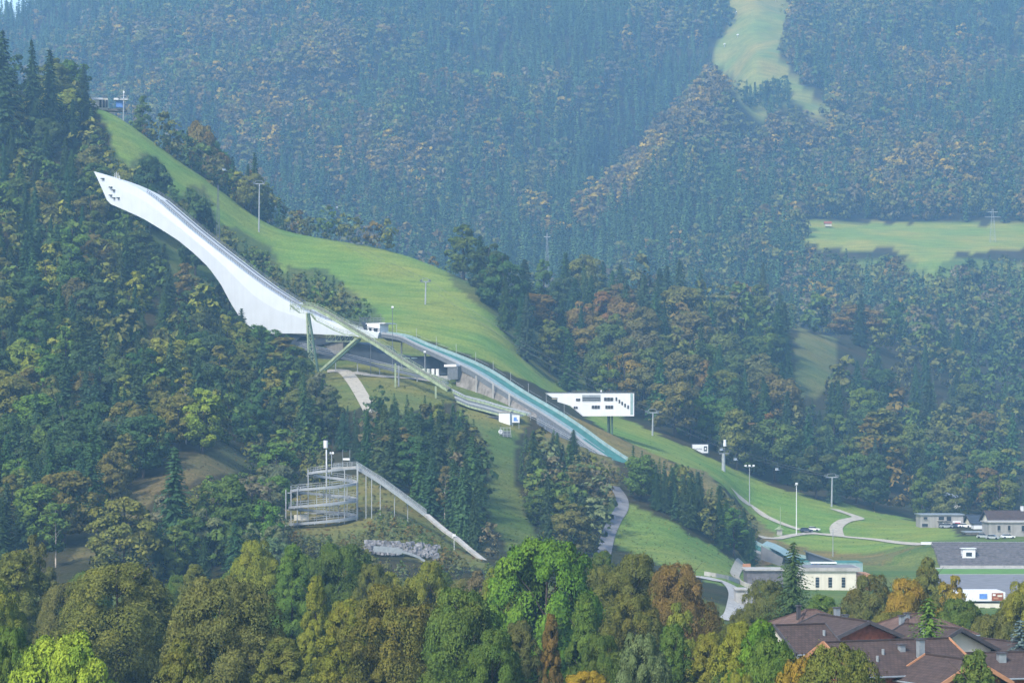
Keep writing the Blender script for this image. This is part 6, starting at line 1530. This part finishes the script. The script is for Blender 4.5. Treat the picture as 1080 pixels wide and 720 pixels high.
for D in np.arange(1840, 3620, 17.0):
    pxs = np.arange(-140, 1220, 11.0*2600/D)+rf.uniform(0, 8)
    for px in pxs:
        px += rf.uniform(-4.5, 4.5); d = D+rf.uniform(-7, 7); x = (px-540)*d/F; z = gz(x, d); py = HZ-(z-HC)*F/d
        if py > 395: continue
        # skip ground that faces away or is hidden well behind a nearer crest
        zn = gz(x*0.965, d*0.965); 
        if HZ-(zn-HC)*F/(d*0.965) < py-16: continue
        if d < 2060 and px < 760 and py > 330: continue
        if any(in1(px, py+1, p) for p in FARP): continue
        ns = math.sin(x*0.011+1.3)+math.sin(d*0.009+x*0.004)+math.sin(x*0.023-d*0.017)*0.7
        warm = max([0.0]+[1-math.hypot((px-a)/rx, (py-b_)/ry) for a, b_, rx, ry in WARM])
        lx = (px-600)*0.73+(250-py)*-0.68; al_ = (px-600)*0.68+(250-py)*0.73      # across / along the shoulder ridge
        if 0 < al_ < 235 and -4 < lx < 26: warm = 0.75  # autumn crest trees, whose warm colour also stands for the lit slope
        if 0 < al_ < 235 and -45 < lx < -4: ns = 3; warm = 0  # all conifers, so their dark colour stands in for shade on this slope
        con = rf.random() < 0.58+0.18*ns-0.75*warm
        h = rf.uniform(21, 36) if con else rf.uniform(18, 28)
        aut = 0.5+0.5*math.sin(x*0.019+d*0.006+2)*math.sin(d*0.013-x*0.008)
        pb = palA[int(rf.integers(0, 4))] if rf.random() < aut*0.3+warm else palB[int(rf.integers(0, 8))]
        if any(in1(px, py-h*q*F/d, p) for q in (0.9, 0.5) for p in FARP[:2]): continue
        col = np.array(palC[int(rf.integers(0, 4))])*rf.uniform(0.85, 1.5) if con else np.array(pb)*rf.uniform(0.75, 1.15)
        if d < 2060 and (in1(px, py-(h+2)*F/d, POLY['plateau']) or in1(px, py-h*0.5*F/d, POLY['plateau']) or in1(px, py-h*0.8*F/d, POLY['plateau'])):
            h *= 0.5
            if in1(px, py-h*F/d, POLY['plateau']): continue
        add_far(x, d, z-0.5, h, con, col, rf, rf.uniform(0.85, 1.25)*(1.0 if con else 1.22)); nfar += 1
# the clump of trees left standing in the middle of the ski run
for k in range(48):
    px = rf.uniform(783, 838); py = rf.uniform(100, 124)
    if px < 800 and py > 118: continue
    d = inv(px, py, 2500, 3300)
    if d: x = (px-540)*d/F; add_far(x, d, gz(x, d), rf.uniform(14, 21), k % 4 > 0, np.array(palC[k % 4])*rf.uniform(.8, 1.3), rf, 1.45)
for c in rest:
    add_far(c['x'], c['D'], gz(c['x'], c['D']), c['h'], c['nm'] == 'spruce_tree', np.array(GREENS[c['col']]), rf, 1.15)
print('FAR', nfar)
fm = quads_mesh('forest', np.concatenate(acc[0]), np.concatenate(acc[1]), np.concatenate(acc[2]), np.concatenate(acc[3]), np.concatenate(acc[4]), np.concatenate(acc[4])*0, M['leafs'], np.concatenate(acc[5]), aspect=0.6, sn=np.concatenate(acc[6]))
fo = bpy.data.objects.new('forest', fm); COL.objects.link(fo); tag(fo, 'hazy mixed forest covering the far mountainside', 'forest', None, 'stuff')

# grass tufts and rough herbs on the near slopes
gp = []; gn = []; gs = []; gt_ = []
for k in range(26000):
    px = rf.uniform(60, 1010); py = rf.uniform(115, 620); ok = None
    for nm_ in ('main', 'lower', 'strip', 'brown', 'mound', 'base'):
        if in1(px, py, POLY[nm_]): ok = nm_; break
    if not ok: continue
    if k % 3 and ok == 'main': continue
    d = inv(px, py, DEPTH[ok][0]-60, DEPTH[ok][1]+60)
    if not d: continue
    x = (px-540)*d/F
    t_ = (x-B0.x)*U.x+(d-B0.y)*U.y; v_ = (x-B0.x)*V.x+(d-B0.y)*V.y
    if -3 < v_ < 12: continue
    gp.append((x, d, gz(x, d)+0.15)); gn.append((rf.normal()*0.6, -0.8, 0.5)); gs.append(rf.uniform(0.15, 0.4)*(1.6 if ok == 'mound' else 1))
    c = np.array(CC[ok])*rf.uniform(0.35, 0.75); 
    if rf.random() < 0.2: c = c*np.array([1.4, 1.0, 0.8])
    gt_.append([*c, 1])
n_ = len(gp)
gmh = quads_mesh('grass', np.array(gp), np.array(gn), np.array(gs), np.tile(np.array([1.0, 0, 0.1]), (n_, 1)), rf.uniform(0, 1, n_), np.zeros(n_), M['leafs'], np.array(gt_), sn=np.tile(np.array([0, -0.3, 0.95]), (n_, 1)))
go = bpy.data.objects.new('grass', gmh); COL.objects.link(go); tag(go, 'tufts of rough grass scattered over the slopes', 'grass', None, 'stuff')

# ------------------------------------------------------------------ air, sky, sun, camera
hz_m = bpy.data.materials.new('haze'); hz_m.use_nodes = True
N = hz_m.node_tree.nodes; L = hz_m.node_tree.links; N.remove(N['Principled BSDF'])
pv_ = N.new('ShaderNodeVolumePrincipled'); pv_.inputs['Color'].default_value = (0.32, 0.63, 1.0, 1); pv_.inputs['Density'].default_value = 0.000155; pv_.inputs['Anisotropy'].default_value = 0.0
L.new(pv_.outputs[0], N['Material Output'].inputs['Volume'])
zmin = float(ZG.min())-2
hb = MB().box((800, 1900, (zmin+980)/2), (6400, 4060, 980-zmin)).build('haze', hz_m); tag(hb, None, None, None, 'stuff')
print('ZRANGE', zmin, ZG.max())

w = bpy.data.worlds.new('World'); scene.world = w; w.use_nodes = True
N = w.node_tree.nodes; L = w.node_tree.links; bg = N['Background']
sky = N.new('ShaderNodeTexSky'); sky.sky_type = 'NISHITA'; sky.sun_disc = False
SUN_EL = R(45); toward = Vector((-0.52, -0.72, 0)).normalized()
sky.sun_elevation = SUN_EL; sky.sun_rotation = math.atan2(toward.x, toward.y); sky.dust_density = 2.0; sky.air_density = 1.0
L.new(sky.outputs[0], bg.inputs['Color']); bg.inputs['Strength'].default_value = 0.15
sl = bpy.data.lights.new('sun', 'SUN'); sl.energy = 2.3; sl.angle = R(7); sl.color = (1.0, 0.95, 0.83)
so = bpy.data.objects.new('sun', sl); COL.objects.link(so)
dv = Vector((toward.x*math.cos(SUN_EL), toward.y*math.cos(SUN_EL), math.sin(SUN_EL)))
so.rotation_euler = dv.to_track_quat('Z', 'Y').to_euler(); so.location = (0, 0, 900)
cd = bpy.data.cameras.new('camera'); cam = bpy.data.objects.new('camera', cd); COL.objects.link(cam)
cd.sensor_width = 36; cd.lens = 36*F/1080; cd.shift_y = (HZ-360)/1080; cd.clip_start = 1; cd.clip_end = 12000
cam.location = (0, 0, HC); cam.rotation_euler = (R(90), 0, 0); scene.camera = cam
vs = scene.view_settings; vs.view_transform = 'Standard'; vs.look = 'None'; vs.gamma = 1; vs.use_curve_mapping = False; vs.exposure = 1.13
cy = scene.cycles; cy.use_denoising = True; cy.max_bounces = 5; cy.diffuse_bounces = 4; cy.transmission_bounces = 4; cy.volume_bounces = 1; cy.transparent_max_bounces = 8
cy.sample_clamp_indirect = 6
